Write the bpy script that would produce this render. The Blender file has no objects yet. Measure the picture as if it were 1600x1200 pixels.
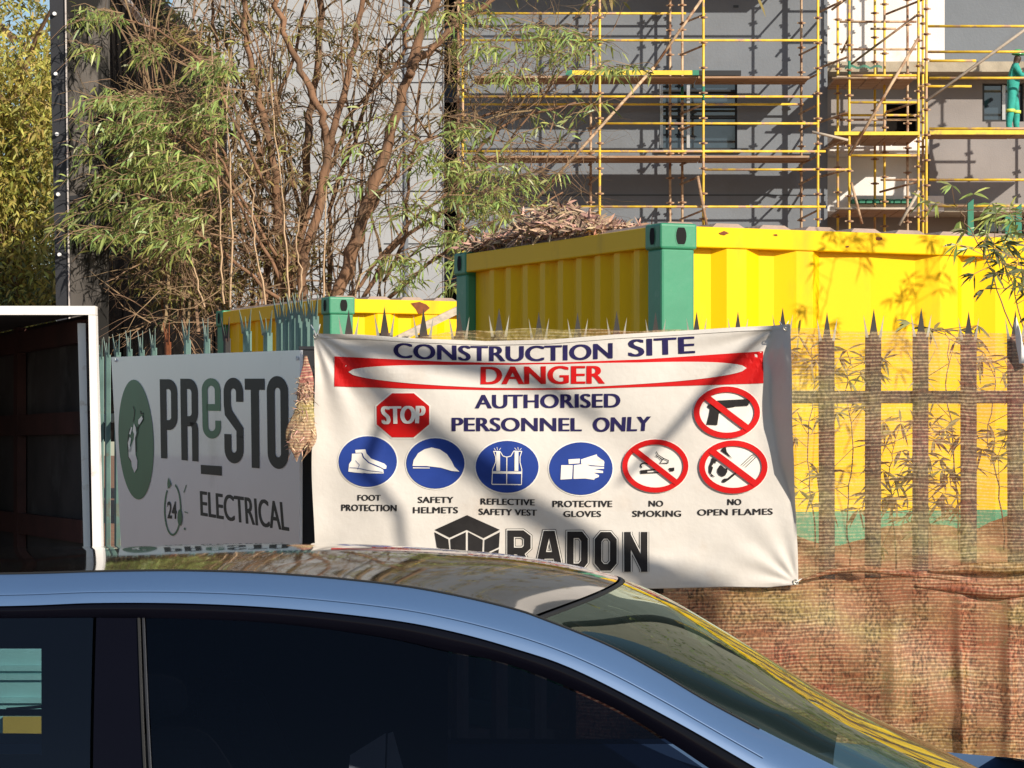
import bpy, bmesh, math, random
import numpy as np
from mathutils import Vector, Matrix
from math import sin, cos, pi, radians, sqrt, exp

random.seed(7); rng = np.random.default_rng(11)
S = bpy.context.scene
COL = S.collection
F = 4600.0; HZ = 700.0; H = 1.55            # focal length and horizon row in photo pixels, eye height in metres

# ------------------------------------------------------------ camera, sky, sun, exposure
cam = bpy.data.cameras.new('camera'); co = bpy.data.objects.new('camera', cam); COL.objects.link(co)
cam.sensor_width = 36; cam.lens = F/1600*36; cam.shift_y = 100/1600
cam.clip_start = 0.1; cam.clip_end = 2000
co.location = (0, 0, H); co.rotation_euler = (pi/2, 0, 0); S.camera = co
SUN = Vector((0.56, -0.72, 0.43)).normalized()
elev = math.asin(SUN.z); azim = math.atan2(SUN.x, SUN.y)
W = bpy.data.worlds.new('World'); S.world = W; W.use_nodes = True
wn = W.node_tree.nodes; wl = W.node_tree.links
sky = wn.new('ShaderNodeTexSky'); sky.sky_type = 'NISHITA'; sky.sun_disc = False
sky.sun_elevation = elev; sky.sun_rotation = azim; sky.air_density = 1.0; sky.dust_density = 0.6; sky.ozone_density = 2.0
wn['Background'].inputs[1].default_value = 0.098
wl.new(sky.outputs[0], wn['Background'].inputs[0])
sl = bpy.data.lights.new('sun', 'SUN'); sl.energy = 5.0; sl.angle = radians(0.55); sl.color = (1.0, 0.91, 0.78)
so = bpy.data.objects.new('sun', sl); COL.objects.link(so); so.rotation_euler = SUN.to_track_quat('Z', 'Y').to_euler(); so.location = (20, -20, 20)
S.view_settings.view_transform = 'Standard'; S.view_settings.look = 'None'; S.view_settings.gamma = 1; S.view_settings.exposure = 0.2
S.view_settings.use_curve_mapping = False
S.cycles.max_bounces = 8; S.cycles.transparent_max_bounces = 24

def at(x, y, Y):
    return Vector(((x-800)/F*Y, Y, H+(HZ-y)/F*Y))

# ------------------------------------------------------------ materials
def mat(name, col, rough=0.6, metal=0.0, var=0.12, scale=6.0, bump=0.0, bscale=40.0, dirt=None, dirt_amt=0.0, dirt_scale=3.0,
        stretch=(1, 1, 1), coat=0.0, spec=0.5, island=0.0, trans=0.0, emit=None, dirt_sharp=0.12):
    m = bpy.data.materials.new(name); m.use_nodes = True
    n = m.node_tree.nodes; l = m.node_tree.links; b = n['Principled BSDF']
    b.inputs['Roughness'].default_value = rough; b.inputs['Metallic'].default_value = metal
    b.inputs['Specular IOR Level'].default_value = spec
    b.inputs['Coat Weight'].default_value = coat; b.inputs['Coat Roughness'].default_value = 0.03
    tc = n.new('ShaderNodeTexCoord'); mp = n.new('ShaderNodeMapping'); mp.inputs['Scale'].default_value = stretch
    l.new(tc.outputs['Object'], mp.inputs[0])
    nz = n.new('ShaderNodeTexNoise'); nz.inputs['Scale'].default_value = scale; nz.inputs['Detail'].default_value = 6
    l.new(mp.outputs[0], nz.inputs['Vector'])
    mr = n.new('ShaderNodeMapRange'); mr.inputs[1].default_value = 0.3; mr.inputs[2].default_value = 0.7
    mr.inputs[3].default_value = 1-var; mr.inputs[4].default_value = 1+var
    l.new(nz.outputs[0], mr.inputs[0])
    mx = n.new('ShaderNodeVectorMath'); mx.operation = 'SCALE'; mx.inputs[0].default_value = col[:3]
    l.new(mr.outputs[0], mx.inputs[3]); out = mx.outputs[0]
    if island:
        g = n.new('ShaderNodeNewGeometry'); hs = n.new('ShaderNodeHueSaturation')
        r = n.new('ShaderNodeMapRange'); r.inputs[3].default_value = 1-island; r.inputs[4].default_value = 1+island
        l.new(g.outputs['Random Per Island'], r.inputs[0]); l.new(r.outputs[0], hs.inputs['Value'])
        r2 = n.new('ShaderNodeMapRange'); r2.inputs[3].default_value = 0.5-0.05*island*2; r2.inputs[4].default_value = 0.5+0.035*island*2
        m2 = n.new('ShaderNodeMath'); m2.operation = 'MULTIPLY'; m2.inputs[1].default_value = 7.31
        m3 = n.new('ShaderNodeMath'); m3.operation = 'FRACT'
        l.new(g.outputs['Random Per Island'], m2.inputs[0]); l.new(m2.outputs[0], m3.inputs[0]); l.new(m3.outputs[0], r2.inputs[0])
        l.new(r2.outputs[0], hs.inputs['Hue']); l.new(out, hs.inputs['Color']); out = hs.outputs[0]
    if dirt:
        n2 = n.new('ShaderNodeTexNoise'); n2.inputs['Scale'].default_value = dirt_scale; n2.inputs['Detail'].default_value = 8
        n2.inputs['Roughness'].default_value = 0.65
        l.new(mp.outputs[0], n2.inputs['Vector'])
        r = n.new('ShaderNodeMapRange'); r.inputs[1].default_value = 0.62-dirt_amt*0.35; r.inputs[2].default_value = 0.62-dirt_amt*0.35+dirt_sharp
        l.new(n2.outputs[0], r.inputs[0])
        mm = n.new('ShaderNodeMix'); mm.data_type = 'RGBA'; mm.inputs[7].default_value = (*dirt, 1)
        l.new(r.outputs[0], mm.inputs[0]); l.new(out, mm.inputs[6]); out = mm.outputs[2]
    l.new(out, b.inputs['Base Color'])
    if bump:
        n3 = n.new('ShaderNodeTexNoise'); n3.inputs['Scale'].default_value = bscale; n3.inputs['Detail'].default_value = 5
        l.new(mp.outputs[0], n3.inputs['Vector'])
        bp = n.new('ShaderNodeBump'); bp.inputs['Strength'].default_value = bump; bp.inputs['Distance'].default_value = 0.02
        l.new(n3.outputs[0], bp.inputs['Height']); l.new(bp.outputs[0], b.inputs['Normal'])
    if trans:
        t = n.new('ShaderNodeBsdfTranslucent'); l.new(out, t.inputs[0])
        ms = n.new('ShaderNodeMixShader'); ms.inputs[0].default_value = trans
        l.new(b.outputs[0], ms.inputs[1]); l.new(t.outputs[0], ms.inputs[2]); l.new(ms.outputs[0], n['Material Output'].inputs[0])
    if emit:
        b.inputs['Emission Color'].default_value = (*emit, 1); b.inputs['Emission Strength'].default_value = 1
    return m

M = {}
M['asphalt'] = mat('asphalt', (.05, .05, .052), .9, var=.3, scale=3, bump=.6, bscale=150)
M['paving'] = mat('paving', (.25, .22, .19), .9, var=.2, scale=2, bump=.4, bscale=60)
M['soil'] = mat('soil', (.26, .12, .06), .95, var=.45, scale=5, bump=1.0, bscale=14, dirt=(.16, .13, .05), dirt_amt=.3, dirt_scale=2.2)
M['wall_light'] = mat('wall_light', (.35, .365, .38), .9, var=.07, scale=.8, bump=.15, bscale=30, dirt=(.33, .32, .31), dirt_amt=.1, dirt_scale=.5, dirt_sharp=.3)
M['wall_dark'] = mat('wall_dark', (.17, .187, .21), .92, var=.1, scale=.7, bump=.25, bscale=18, dirt=(.13, .135, .14), dirt_amt=.2, dirt_scale=.6, dirt_sharp=.3)
M['wall_cream'] = mat('wall_cream', (.76, .73, .7), .9, var=.07, scale=1, bump=.2, bscale=30, dirt=(.5, .42, .36), dirt_amt=.1, dirt_scale=.9, dirt_sharp=.2)
M['wall_taupe'] = mat('wall_taupe', (.27, .245, .235), .9, var=.1, scale=1, bump=.2, bscale=30)
M['slab'] = mat('slab_concrete', (.38, .33, .25), .9, var=.2, scale=3, bump=.3, bscale=40)
M['window_frame'] = mat('window_frame', (.02, .02, .022), .4, var=.05)
M['alu'] = mat('aluminium', (.5, .5, .5), .35, metal=.6, var=.05)
M['glass_far'] = mat('window_glass', (.03, .045, .06), .04, var=.05, spec=.9, coat=.6)
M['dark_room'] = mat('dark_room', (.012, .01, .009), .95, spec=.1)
M['tube_yellow'] = mat('yellow_tube', (.76, .5, .045), .55, var=.25, scale=4, dirt=(.48, .3, .18), dirt_amt=.3, dirt_scale=3.5, dirt_sharp=.08)
M['tube_rust'] = mat('worn_tube', (.5, .35, .22), .7, var=.3, scale=5, dirt=(.22, .1, .05), dirt_amt=.42, dirt_scale=4)
M['tube_green'] = mat('green_sleeve', (.03, .2, .12), .6, var=.2)
M['plank'] = mat('plank_wood', (.36, .22, .13), .85, var=.3, scale=2, stretch=(.4, 6, 6), bump=.4, dirt=(.5, .4, .3), dirt_amt=.25, dirt_scale=1.5)
M['toe'] = mat('toe_board', (.8, .58, .05), .6, var=.15, dirt=(.3, .2, .08), dirt_amt=.15)
M['box_yellow'] = mat('container_yellow', (.9, .545, .002), .5, spec=.2, var=.05, scale=1.2, bump=.05, bscale=8, stretch=(1, 1, .3), dirt=(.62, .36, .02), dirt_amt=.16, dirt_scale=5, dirt_sharp=.3)
M['box_green'] = mat('container_green', (.045, .26, .14), .45, var=.1, scale=3, bump=.08, bscale=14, dirt=(.14, .32, .2), dirt_amt=.1, dirt_scale=6)
M['roof_dust'] = mat('dusty_roof', (.34, .25, .2), .9, var=.25, scale=4, bump=.3)
M['hole'] = mat('casting_hole', (.004, .004, .004), .9)
M['rust'] = mat('rust', (.2, .06, .02), .9, var=.3, scale=20)
M['fence_green'] = mat('fence_green', (.13, .22, .19), .6, var=.25, scale=7, dirt=(.18, .11, .07), dirt_amt=.3, dirt_scale=4)
M['fence_dark'] = mat('fence_dark', (.045, .04, .035), .75, var=.3, scale=7, dirt=(.1, .05, .035), dirt_amt=.3, dirt_scale=6)
M['spike'] = mat('galvanised_spike', (.42, .4, .33), .45, metal=.5, var=.2, scale=10)
M['white_paint'] = mat('white_paint', (.8, .77, .73), .5, var=.05, scale=3, dirt=(.45, .32, .22), dirt_amt=.07, dirt_scale=7)
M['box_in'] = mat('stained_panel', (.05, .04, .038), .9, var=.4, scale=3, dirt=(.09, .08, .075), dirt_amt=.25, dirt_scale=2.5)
M['red_frame'] = mat('red_oxide_frame', (.06, .018, .013), .8, var=.3)
M['sign_white'] = mat('sign_board', (.93, .92, .91), .4, coat=.45, spec=.6, var=.04, scale=1.5, dirt=(.5, .5, .5), dirt_amt=.08, dirt_scale=2, dirt_sharp=.3)
M['ink_dark'] = mat('charcoal_print', (.025, .022, .022), .5, var=.15, scale=20, spec=.12)
M['ink_green'] = mat('green_print', (.014, .17, .085), .35, var=.1, spec=.12)
M['ink_navy'] = mat('navy_print', (.018, .014, .07), .65, var=.2, scale=15, spec=.12)
M['ink_red'] = mat('red_print', (.5, .008, .008), .6, var=.12, scale=6, spec=.12)
M['ink_blue'] = mat('blue_print', (.018, .045, .23), .6, var=.12, scale=8, spec=.12)
M['ink_black'] = mat('black_print', (.02, .018, .018), .6, var=.25, scale=12, spec=.12)
M['ink_white'] = mat('white_print', (.72, .68, .62), .7, var=.05)
M['banner'] = mat('banner_vinyl', (.57, .53, .48), .6, var=.04, scale=3, bump=.12, bscale=22, dirt=(.5, .41, .33), dirt_amt=.12, dirt_scale=3.2, dirt_sharp=.25)
M['plastic_white'] = mat('white_plastic', (.85, .83, .8), .3, var=.03)
M['trunk'] = mat('bark', (.22, .12, .068), .95, var=.4, scale=9, stretch=(1, 1, .3), bump=.7, bscale=25, dirt=(.13, .08, .05), dirt_amt=.3, dirt_scale=6)
M['twig'] = mat('twig_bark', (.23, .15, .085), .95, var=.3, scale=9, island=.16)
M['twig_pale'] = mat('pale_cane', (.45, .31, .19), .9, var=.2, scale=6)
M['leaf_green'] = mat('willow_leaf', (.3, .38, .11), .4, var=.15, island=.45, trans=.3, scale=2)
M['leaf_olive'] = mat('olive_leaf', (.3, .26, .08), .55, var=.15, island=.5, trans=.3, scale=2)
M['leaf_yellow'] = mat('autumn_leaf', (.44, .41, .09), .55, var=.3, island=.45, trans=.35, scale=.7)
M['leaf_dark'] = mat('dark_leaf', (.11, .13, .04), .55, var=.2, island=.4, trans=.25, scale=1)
M['leaf_dry'] = mat('dry_leaf', (.48, .33, .22), .9, var=.3, island=.5, scale=2)
M['steel_dark'] = mat('dark_steel', (.016, .017, .022), .6, var=.2)
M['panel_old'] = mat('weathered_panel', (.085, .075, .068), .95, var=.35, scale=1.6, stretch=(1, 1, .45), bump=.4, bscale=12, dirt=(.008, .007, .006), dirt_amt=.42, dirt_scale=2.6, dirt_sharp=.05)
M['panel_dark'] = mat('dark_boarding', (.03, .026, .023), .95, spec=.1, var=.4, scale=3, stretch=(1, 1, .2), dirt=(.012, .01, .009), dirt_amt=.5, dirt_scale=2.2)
M['galv'] = mat('galvanised_cap', (.55, .5, .47), .6, var=.2, dirt=(.2, .12, .1), dirt_amt=.3)
M['bolt'] = mat('bolt', (.8, .8, .8), .4)
M['skin'] = mat('skin', (.05, .025, .015), .6)
M['overall'] = mat('green_overall', (.03, .33, .27), .85, var=.2, scale=8, bump=.6, bscale=12)
M['reflective'] = mat('reflective_tape', (.6, .75, .12), .4)
M['helmet'] = mat('green_helmet', (.08, .4, .14), .3)
M['paint_blue'] = mat('car_paint', (.07, .135, .265), .55, metal=.2, var=.0, coat=.25)
M['roof_black'] = mat('gloss_black_roof', (.008, .008, .009), .05, var=.02, coat=.25, spec=.35)
M['trim'] = mat('black_trim', (.003, .003, .006), .1, var=.05, spec=.12)
M['seal'] = mat('rubber_seal', (.01, .01, .01), .7)
M['cabin'] = mat('cabin_black', (.006, .006, .007), .85)
M['dash'] = mat('dashboard', (.09, .045, .03), .8, var=.1)
M['tyre'] = mat('tyre', (.02, .02, .02), .9); M['rim'] = mat('alloy_rim', (.5, .5, .52), .25, metal=.9)
M['reflection_pale'] = mat('pale_reflection', (.85, .83, .8), .7); M['teal'] = mat('teal_paint', (.3, .55, .56), .6, var=.15); M['mustard'] = mat('mustard_sticker', (.5, .33, .05), .6, var=.1)
M['wood_pole'] = mat('timber', (.45, .38, .3), .8, var=.2, stretch=(1, 8, 8))
M['lamp_red'] = mat('tail_lamp', (.35, .01, .01), .1, coat=1); M['lamp_clear'] = mat('head_lamp', (.6, .62, .65), .08, coat=1)

def glass_mat(name, tint, base, ior=1.5, rough=0.0, refl=1.0):
    m = bpy.data.materials.new(name); m.use_nodes = True
    n = m.node_tree.nodes; l = m.node_tree.links; n.remove(n['Principled BSDF'])
    t = n.new('ShaderNodeBsdfTransparent'); t.inputs[0].default_value = (*tint, 1)
    g = n.new('ShaderNodeBsdfGlossy'); g.inputs[0].default_value = (*(refl if isinstance(refl, tuple) else (refl,)*3), 1); g.inputs['Roughness'].default_value = rough
    d = n.new('ShaderNodeBsdfDiffuse'); d.inputs[0].default_value = (*base, 1)
    fr = n.new('ShaderNodeFresnel'); fr.inputs[0].default_value = ior
    a = n.new('ShaderNodeMixShader'); a.inputs[0].default_value = .12 if base else 0
    l.new(t.outputs[0], a.inputs[1]); l.new(d.outputs[0], a.inputs[2])
    b = n.new('ShaderNodeMixShader'); l.new(fr.outputs[0], b.inputs[0]); l.new(a.outputs[0], b.inputs[1]); l.new(g.outputs[0], b.inputs[2])
    l.new(b.outputs[0], n['Material Output'].inputs[0]); return m
M['glass_tint'] = glass_mat('tinted_glass', (.13, .15, .2), (.001, .003, .010), ior=1.3)
M['glass_rear'] = glass_mat('lightly_tinted_glass', (.55, .62, .62), (.004, .006, .012))
M['windscreen'] = glass_mat('windscreen_glass', (.5, .62, .52), (.05, .075, .05), ior=1.6, refl=(.86, 1, .84))

def net_mat(name, cover_lo, cover_hi, c1, c2, c3, period=.0128, spread=.5, yc=.5, thr=.55):
    m = bpy.data.materials.new(name); m.use_nodes = True
    n = m.node_tree.nodes; l = m.node_tree.links; pb = n['Principled BSDF']
    tc = n.new('ShaderNodeTexCoord')
    warp = n.new('ShaderNodeTexNoise'); warp.inputs['Scale'].default_value = 2.2; warp.inputs['Detail'].default_value = 3
    l.new(tc.outputs['Object'], warp.inputs['Vector'])
    ws = n.new('ShaderNodeVectorMath'); ws.operation = 'MULTIPLY_ADD'; ws.inputs[1].default_value = (.0, .0, .06)
    l.new(warp.outputs['Color'], ws.inputs[0]); l.new(tc.outputs['Object'], ws.inputs[2])
    sp = n.new('ShaderNodeSeparateXYZ'); l.new(ws.outputs[0], sp.inputs[0])
    def math(op, a, b=None, c=None):
        q = n.new('ShaderNodeMath'); q.operation = op
        for k_, x in enumerate((a, b, c)):
            if x is None: continue
            if isinstance(x, (int, float)): q.inputs[k_].default_value = x
            else: l.new(x, q.inputs[k_])
        return q.outputs[0]
    def noise(scale, sc3, src, det=4, ro=.5):
        q = n.new('ShaderNodeTexNoise'); q.inputs['Scale'].default_value = scale; q.inputs['Detail'].default_value = det; q.inputs['Roughness'].default_value = ro
        m_ = n.new('ShaderNodeMapping'); m_.inputs['Scale'].default_value = sc3; l.new(src, m_.inputs[0]); l.new(m_.outputs[0], q.inputs['Vector']); return q.outputs[0]
    big = noise(2.6, (1, 1, 2.5), tc.outputs['Object'], 6, .7)
    fine = noise(1.0, (95, 1, 60), ws.outputs[0], 2)
    row = noise(1.0, (5, 1, 78), ws.outputs[0], 1)
    lines = math('SINE', math('MULTIPLY', sp.outputs[2], 6.28318/period))
    lmask = math('MULTIPLY', math('GREATER_THAN', math('ADD', lines, math('MULTIPLY', math('SUBTRACT', row, .5), 3.5)), .45), 1.0)
    mr = n.new('ShaderNodeMapRange'); mr.inputs[1].default_value = .32; mr.inputs[2].default_value = .68; mr.inputs[3].default_value = cover_lo; mr.inputs[4].default_value = cover_hi; l.new(big, mr.inputs[0])
    base_a = math('ADD', mr.outputs[0], math('MULTIPLY', math('SUBTRACT', fine, .5), spread))
    alpha = math('MINIMUM', math('MAXIMUM', math('ADD', base_a, math('MULTIPLY', lmask, yc)), 0.02), 1.0)
    cr = n.new('ShaderNodeValToRGB'); e = cr.color_ramp.elements
    e[0].position = .38; e[0].color = (*c1, 1); e[1].position = .62; e[1].color = (*c3, 1); x = e.new(.5); x.color = (*c2, 1)
    cn = noise(1.5, (1, 1, 2.8), tc.outputs['Object'], 8, .62); l.new(cn, cr.inputs[0])
    mixc = n.new('ShaderNodeMix'); mixc.data_type = 'RGBA'; mixc.inputs[7].default_value = (.8, .66, .4, 1); l.new(math('MULTIPLY', lmask, thr), mixc.inputs[0]); l.new(cr.outputs[0], mixc.inputs[6])
    vr = n.new('ShaderNodeMapRange'); vr.inputs[1].default_value = .3; vr.inputs[2].default_value = .7; vr.inputs[3].default_value = .55; vr.inputs[4].default_value = 1.3; l.new(fine, vr.inputs[0])
    sc = n.new('ShaderNodeVectorMath'); sc.operation = 'SCALE'; l.new(mixc.outputs[2], sc.inputs[0]); l.new(vr.outputs[0], sc.inputs[3])
    l.new(sc.outputs[0], pb.inputs['Base Color']); pb.inputs['Roughness'].default_value = .6
    tl = n.new('ShaderNodeBsdfTranslucent'); l.new(sc.outputs[0], tl.inputs[0])
    a = n.new('ShaderNodeMixShader'); a.inputs[0].default_value = .25; l.new(pb.outputs[0], a.inputs[1]); l.new(tl.outputs[0], a.inputs[2])
    t = n.new('ShaderNodeBsdfTransparent')
    b = n.new('ShaderNodeMixShader'); l.new(alpha, b.inputs[0]); l.new(t.outputs[0], b.inputs[1]); l.new(a.outputs[0], b.inputs[2])
    l.new(b.outputs[0], n['Material Output'].inputs[0]); return m
M['net_upper'] = net_mat('yellow_brown_netting', .2, .46, (.42, .14, .09), (.42, .2, .09), (.5, .4, .15), spread=.3, yc=.18)
M['net_lower'] = net_mat('dense_brown_netting', .6, .88, (.36, .11, .055), (.35, .15, .065), (.34, .23, .07), spread=1.3, yc=.12, thr=.34)
M['net_sack'] = net_mat('pink_mesh_sack', .5, .9, (.55, .2, .16), (.55, .33, .2), (.5, .42, .12), period=.011, yc=.2)

# ------------------------------------------------------------ helpers
def tag(o, label=None, cat=None, group=None, kind=None):
    if label: o['label'] = label
    if cat: o['category'] = cat
    if group: o['group'] = group
    if kind: o['kind'] = kind
    return o
def empty(name, label=None, cat=None, group=None, loc=(0, 0, 0), kind=None):
    o = bpy.data.objects.new(name, None); COL.objects.link(o); o.location = loc; o.empty_display_size = .2
    return tag(o, label, cat, group, kind)
def link(name, me, m, parent=None, smooth=False):
    if m is not None and not me.materials:
        me.materials.append(M[m] if isinstance(m, str) else m)
    if smooth:
        me.polygons.foreach_set('use_smooth', [True]*len(me.polygons))
    o = bpy.data.objects.new(name, me); COL.objects.link(o)
    if parent is not None:
        o.parent = parent
    return o
class MB:
    def __init__(s): s.v = []; s.f = []
    def quad(s, a, b, c, d):
        k = len(s.v); s.v += [a, b, c, d]; s.f.append((k, k+1, k+2, k+3)); return s
    def tri(s, a, b, c):
        k = len(s.v); s.v += [a, b, c]; s.f.append((k, k+1, k+2)); return s
    def hexa(s, p):     # 8 corners: bottom ring 0-3, top ring 4-7
        k = len(s.v); s.v += list(p)
        s.f += [tuple(k+i for i in q) for q in ((0, 3, 2, 1), (4, 5, 6, 7), (0, 1, 5, 4), (1, 2, 6, 5), (2, 3, 7, 6), (3, 0, 4, 7))]; return s
    def box(s, o, ax, ay, az):
        o, ax, ay, az = map(Vector, (o, ax, ay, az))
        return s.hexa([o, o+ax, o+ax+ay, o+ay, o+az, o+ax+az, o+ax+ay+az, o+ay+az])
    def tube(s, pts, rad, n=8, cap=True):
        pts = [Vector(p) for p in pts]
        if not hasattr(rad, '__len__'): rad = [rad]*len(pts)
        k = len(s.v); prev = None
        for i, p in enumerate(pts):
            d = (pts[min(i+1, len(pts)-1)]-pts[max(i-1, 0)]).normalized()
            if prev is None:
                a = d.orthogonal().normalized()
            else:
                a = (prev-d*prev.dot(d)); a = a.normalized() if a.length > 1e-6 else d.orthogonal().normalized()
            prev = a; b = d.cross(a)
            for j in range(n):
                t = 2*pi*j/n; s.v.append(p+(a*cos(t)+b*sin(t))*rad[i])
        for i in range(len(pts)-1):
            for j in range(n):
                s.f.append((k+i*n+j, k+i*n+(j+1) % n, k+(i+1)*n+(j+1) % n, k+(i+1)*n+j))
        if cap:
            s.f.append(tuple(k+j for j in reversed(range(n)))); s.f.append(tuple(k+(len(pts)-1)*n+j for j in range(n)))
        return s
    def grid(s, fn, nu, nv):
        k = len(s.v)
        for i in range(nu+1):
            for j in range(nv+1): s.v.append(fn(i/nu, j/nv))
        for i in range(nu):
            for j in range(nv):
                a = k+i*(nv+1)+j; s.f.append((a, a+nv+1, a+nv+2, a+1))
        return s
    def prism(s, poly, dvec):
        k = len(s.v); m = len(poly); s.v += [Vector(p) for p in poly]+[Vector(p)+Vector(dvec) for p in poly]
        s.f.append(tuple(k+i for i in range(m))); s.f.append(tuple(k+m+i for i in reversed(range(m))))
        for i in range(m): s.f.append((k+i, k+(i+1) % m, k+m+(i+1) % m, k+m+i))
        return s
    def mesh(s, name, fix=True):
        me = bpy.data.meshes.new(name); me.from_pydata([tuple(v) for v in s.v], [], s.f); me.validate()
        if fix:
            bm = bmesh.new(); bm.from_mesh(me); bmesh.ops.recalc_face_normals(bm, faces=bm.faces); bm.to_mesh(me); bm.free()
        return me
    def build(s, name, m, parent=None, smooth=False, fix=True):
        return link(name, s.mesh(name, fix), m, parent, smooth)
def interp(xs, pts):
    return np.interp(xs, [p[0] for p in pts], [p[1] for p in pts])
def smooth_curve(pts, n):
    """Catmull-Rom resampling of a list of tuples."""
    P = [np.array(p, float) for p in pts]; P = [2*P[0]-P[1]]+P+[2*P[-1]-P[-2]]; out = []
    for i in range(1, len(P)-2):
        for k in range(n):
            t = k/n; a, b, c, d = P[i-1], P[i], P[i+1], P[i+2]
            out.append(.5*((2*b)+(-a+c)*t+(2*a-5*b+4*c-d)*t*t+(-a+3*b-3*c+d)*t**3))
    out.append(P[-2]); return out

# ------------------------------------------------------------ setting: ground
def terrain(name, x0, x1, y0, y1, z, m, n=2):
    mb = MB(); mb.grid(lambda u, v: Vector((x0+(x1-x0)*u, y0+(y1-y0)*v, z)), n, n)
    return tag(mb.build(name, m), kind='structure')
terrain('ground', -400, 400, -300, 600, -.012, 'soil', 4)
terrain('road', -60, 60, -8, 6.3, -.004, 'asphalt')
kb = MB(); kb.box((-60, 6.3, -.05), (120, 0, 0), (0, .15, 0), (0, 0, .17)); tag(kb.build('kerb', 'paving'), kind='structure')
pv = MB(); pv.box((-60, 6.45, -.05), (120, 0, 0), (0, 4.3, 0), (0, 0, .165)); tag(pv.build('pavement', 'paving'), kind='structure')
def bankz(X, Y):
    a = min(1, max(0, (Y-11.6)/1.9)); a = a*a*(3-2*a)
    hx = 1/(1+exp(-(X-.35)*5))
    return .02+(a*(1.15+.05*sin(X*3.1)+.04*sin(X*9+Y*4)))*hx
sb = MB(); sb.grid(lambda u, v: Vector((-.6+5.2*u, 11.4+2.15*v+.42*max(0, -.6+5.2*u-1)*v, bankz(-.6+5.2*u, 11.4+2.15*v)+.02*random.random())), 90, 30)
tag(sb.build('soil_bank', 'soil', smooth=True), kind='structure')

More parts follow.
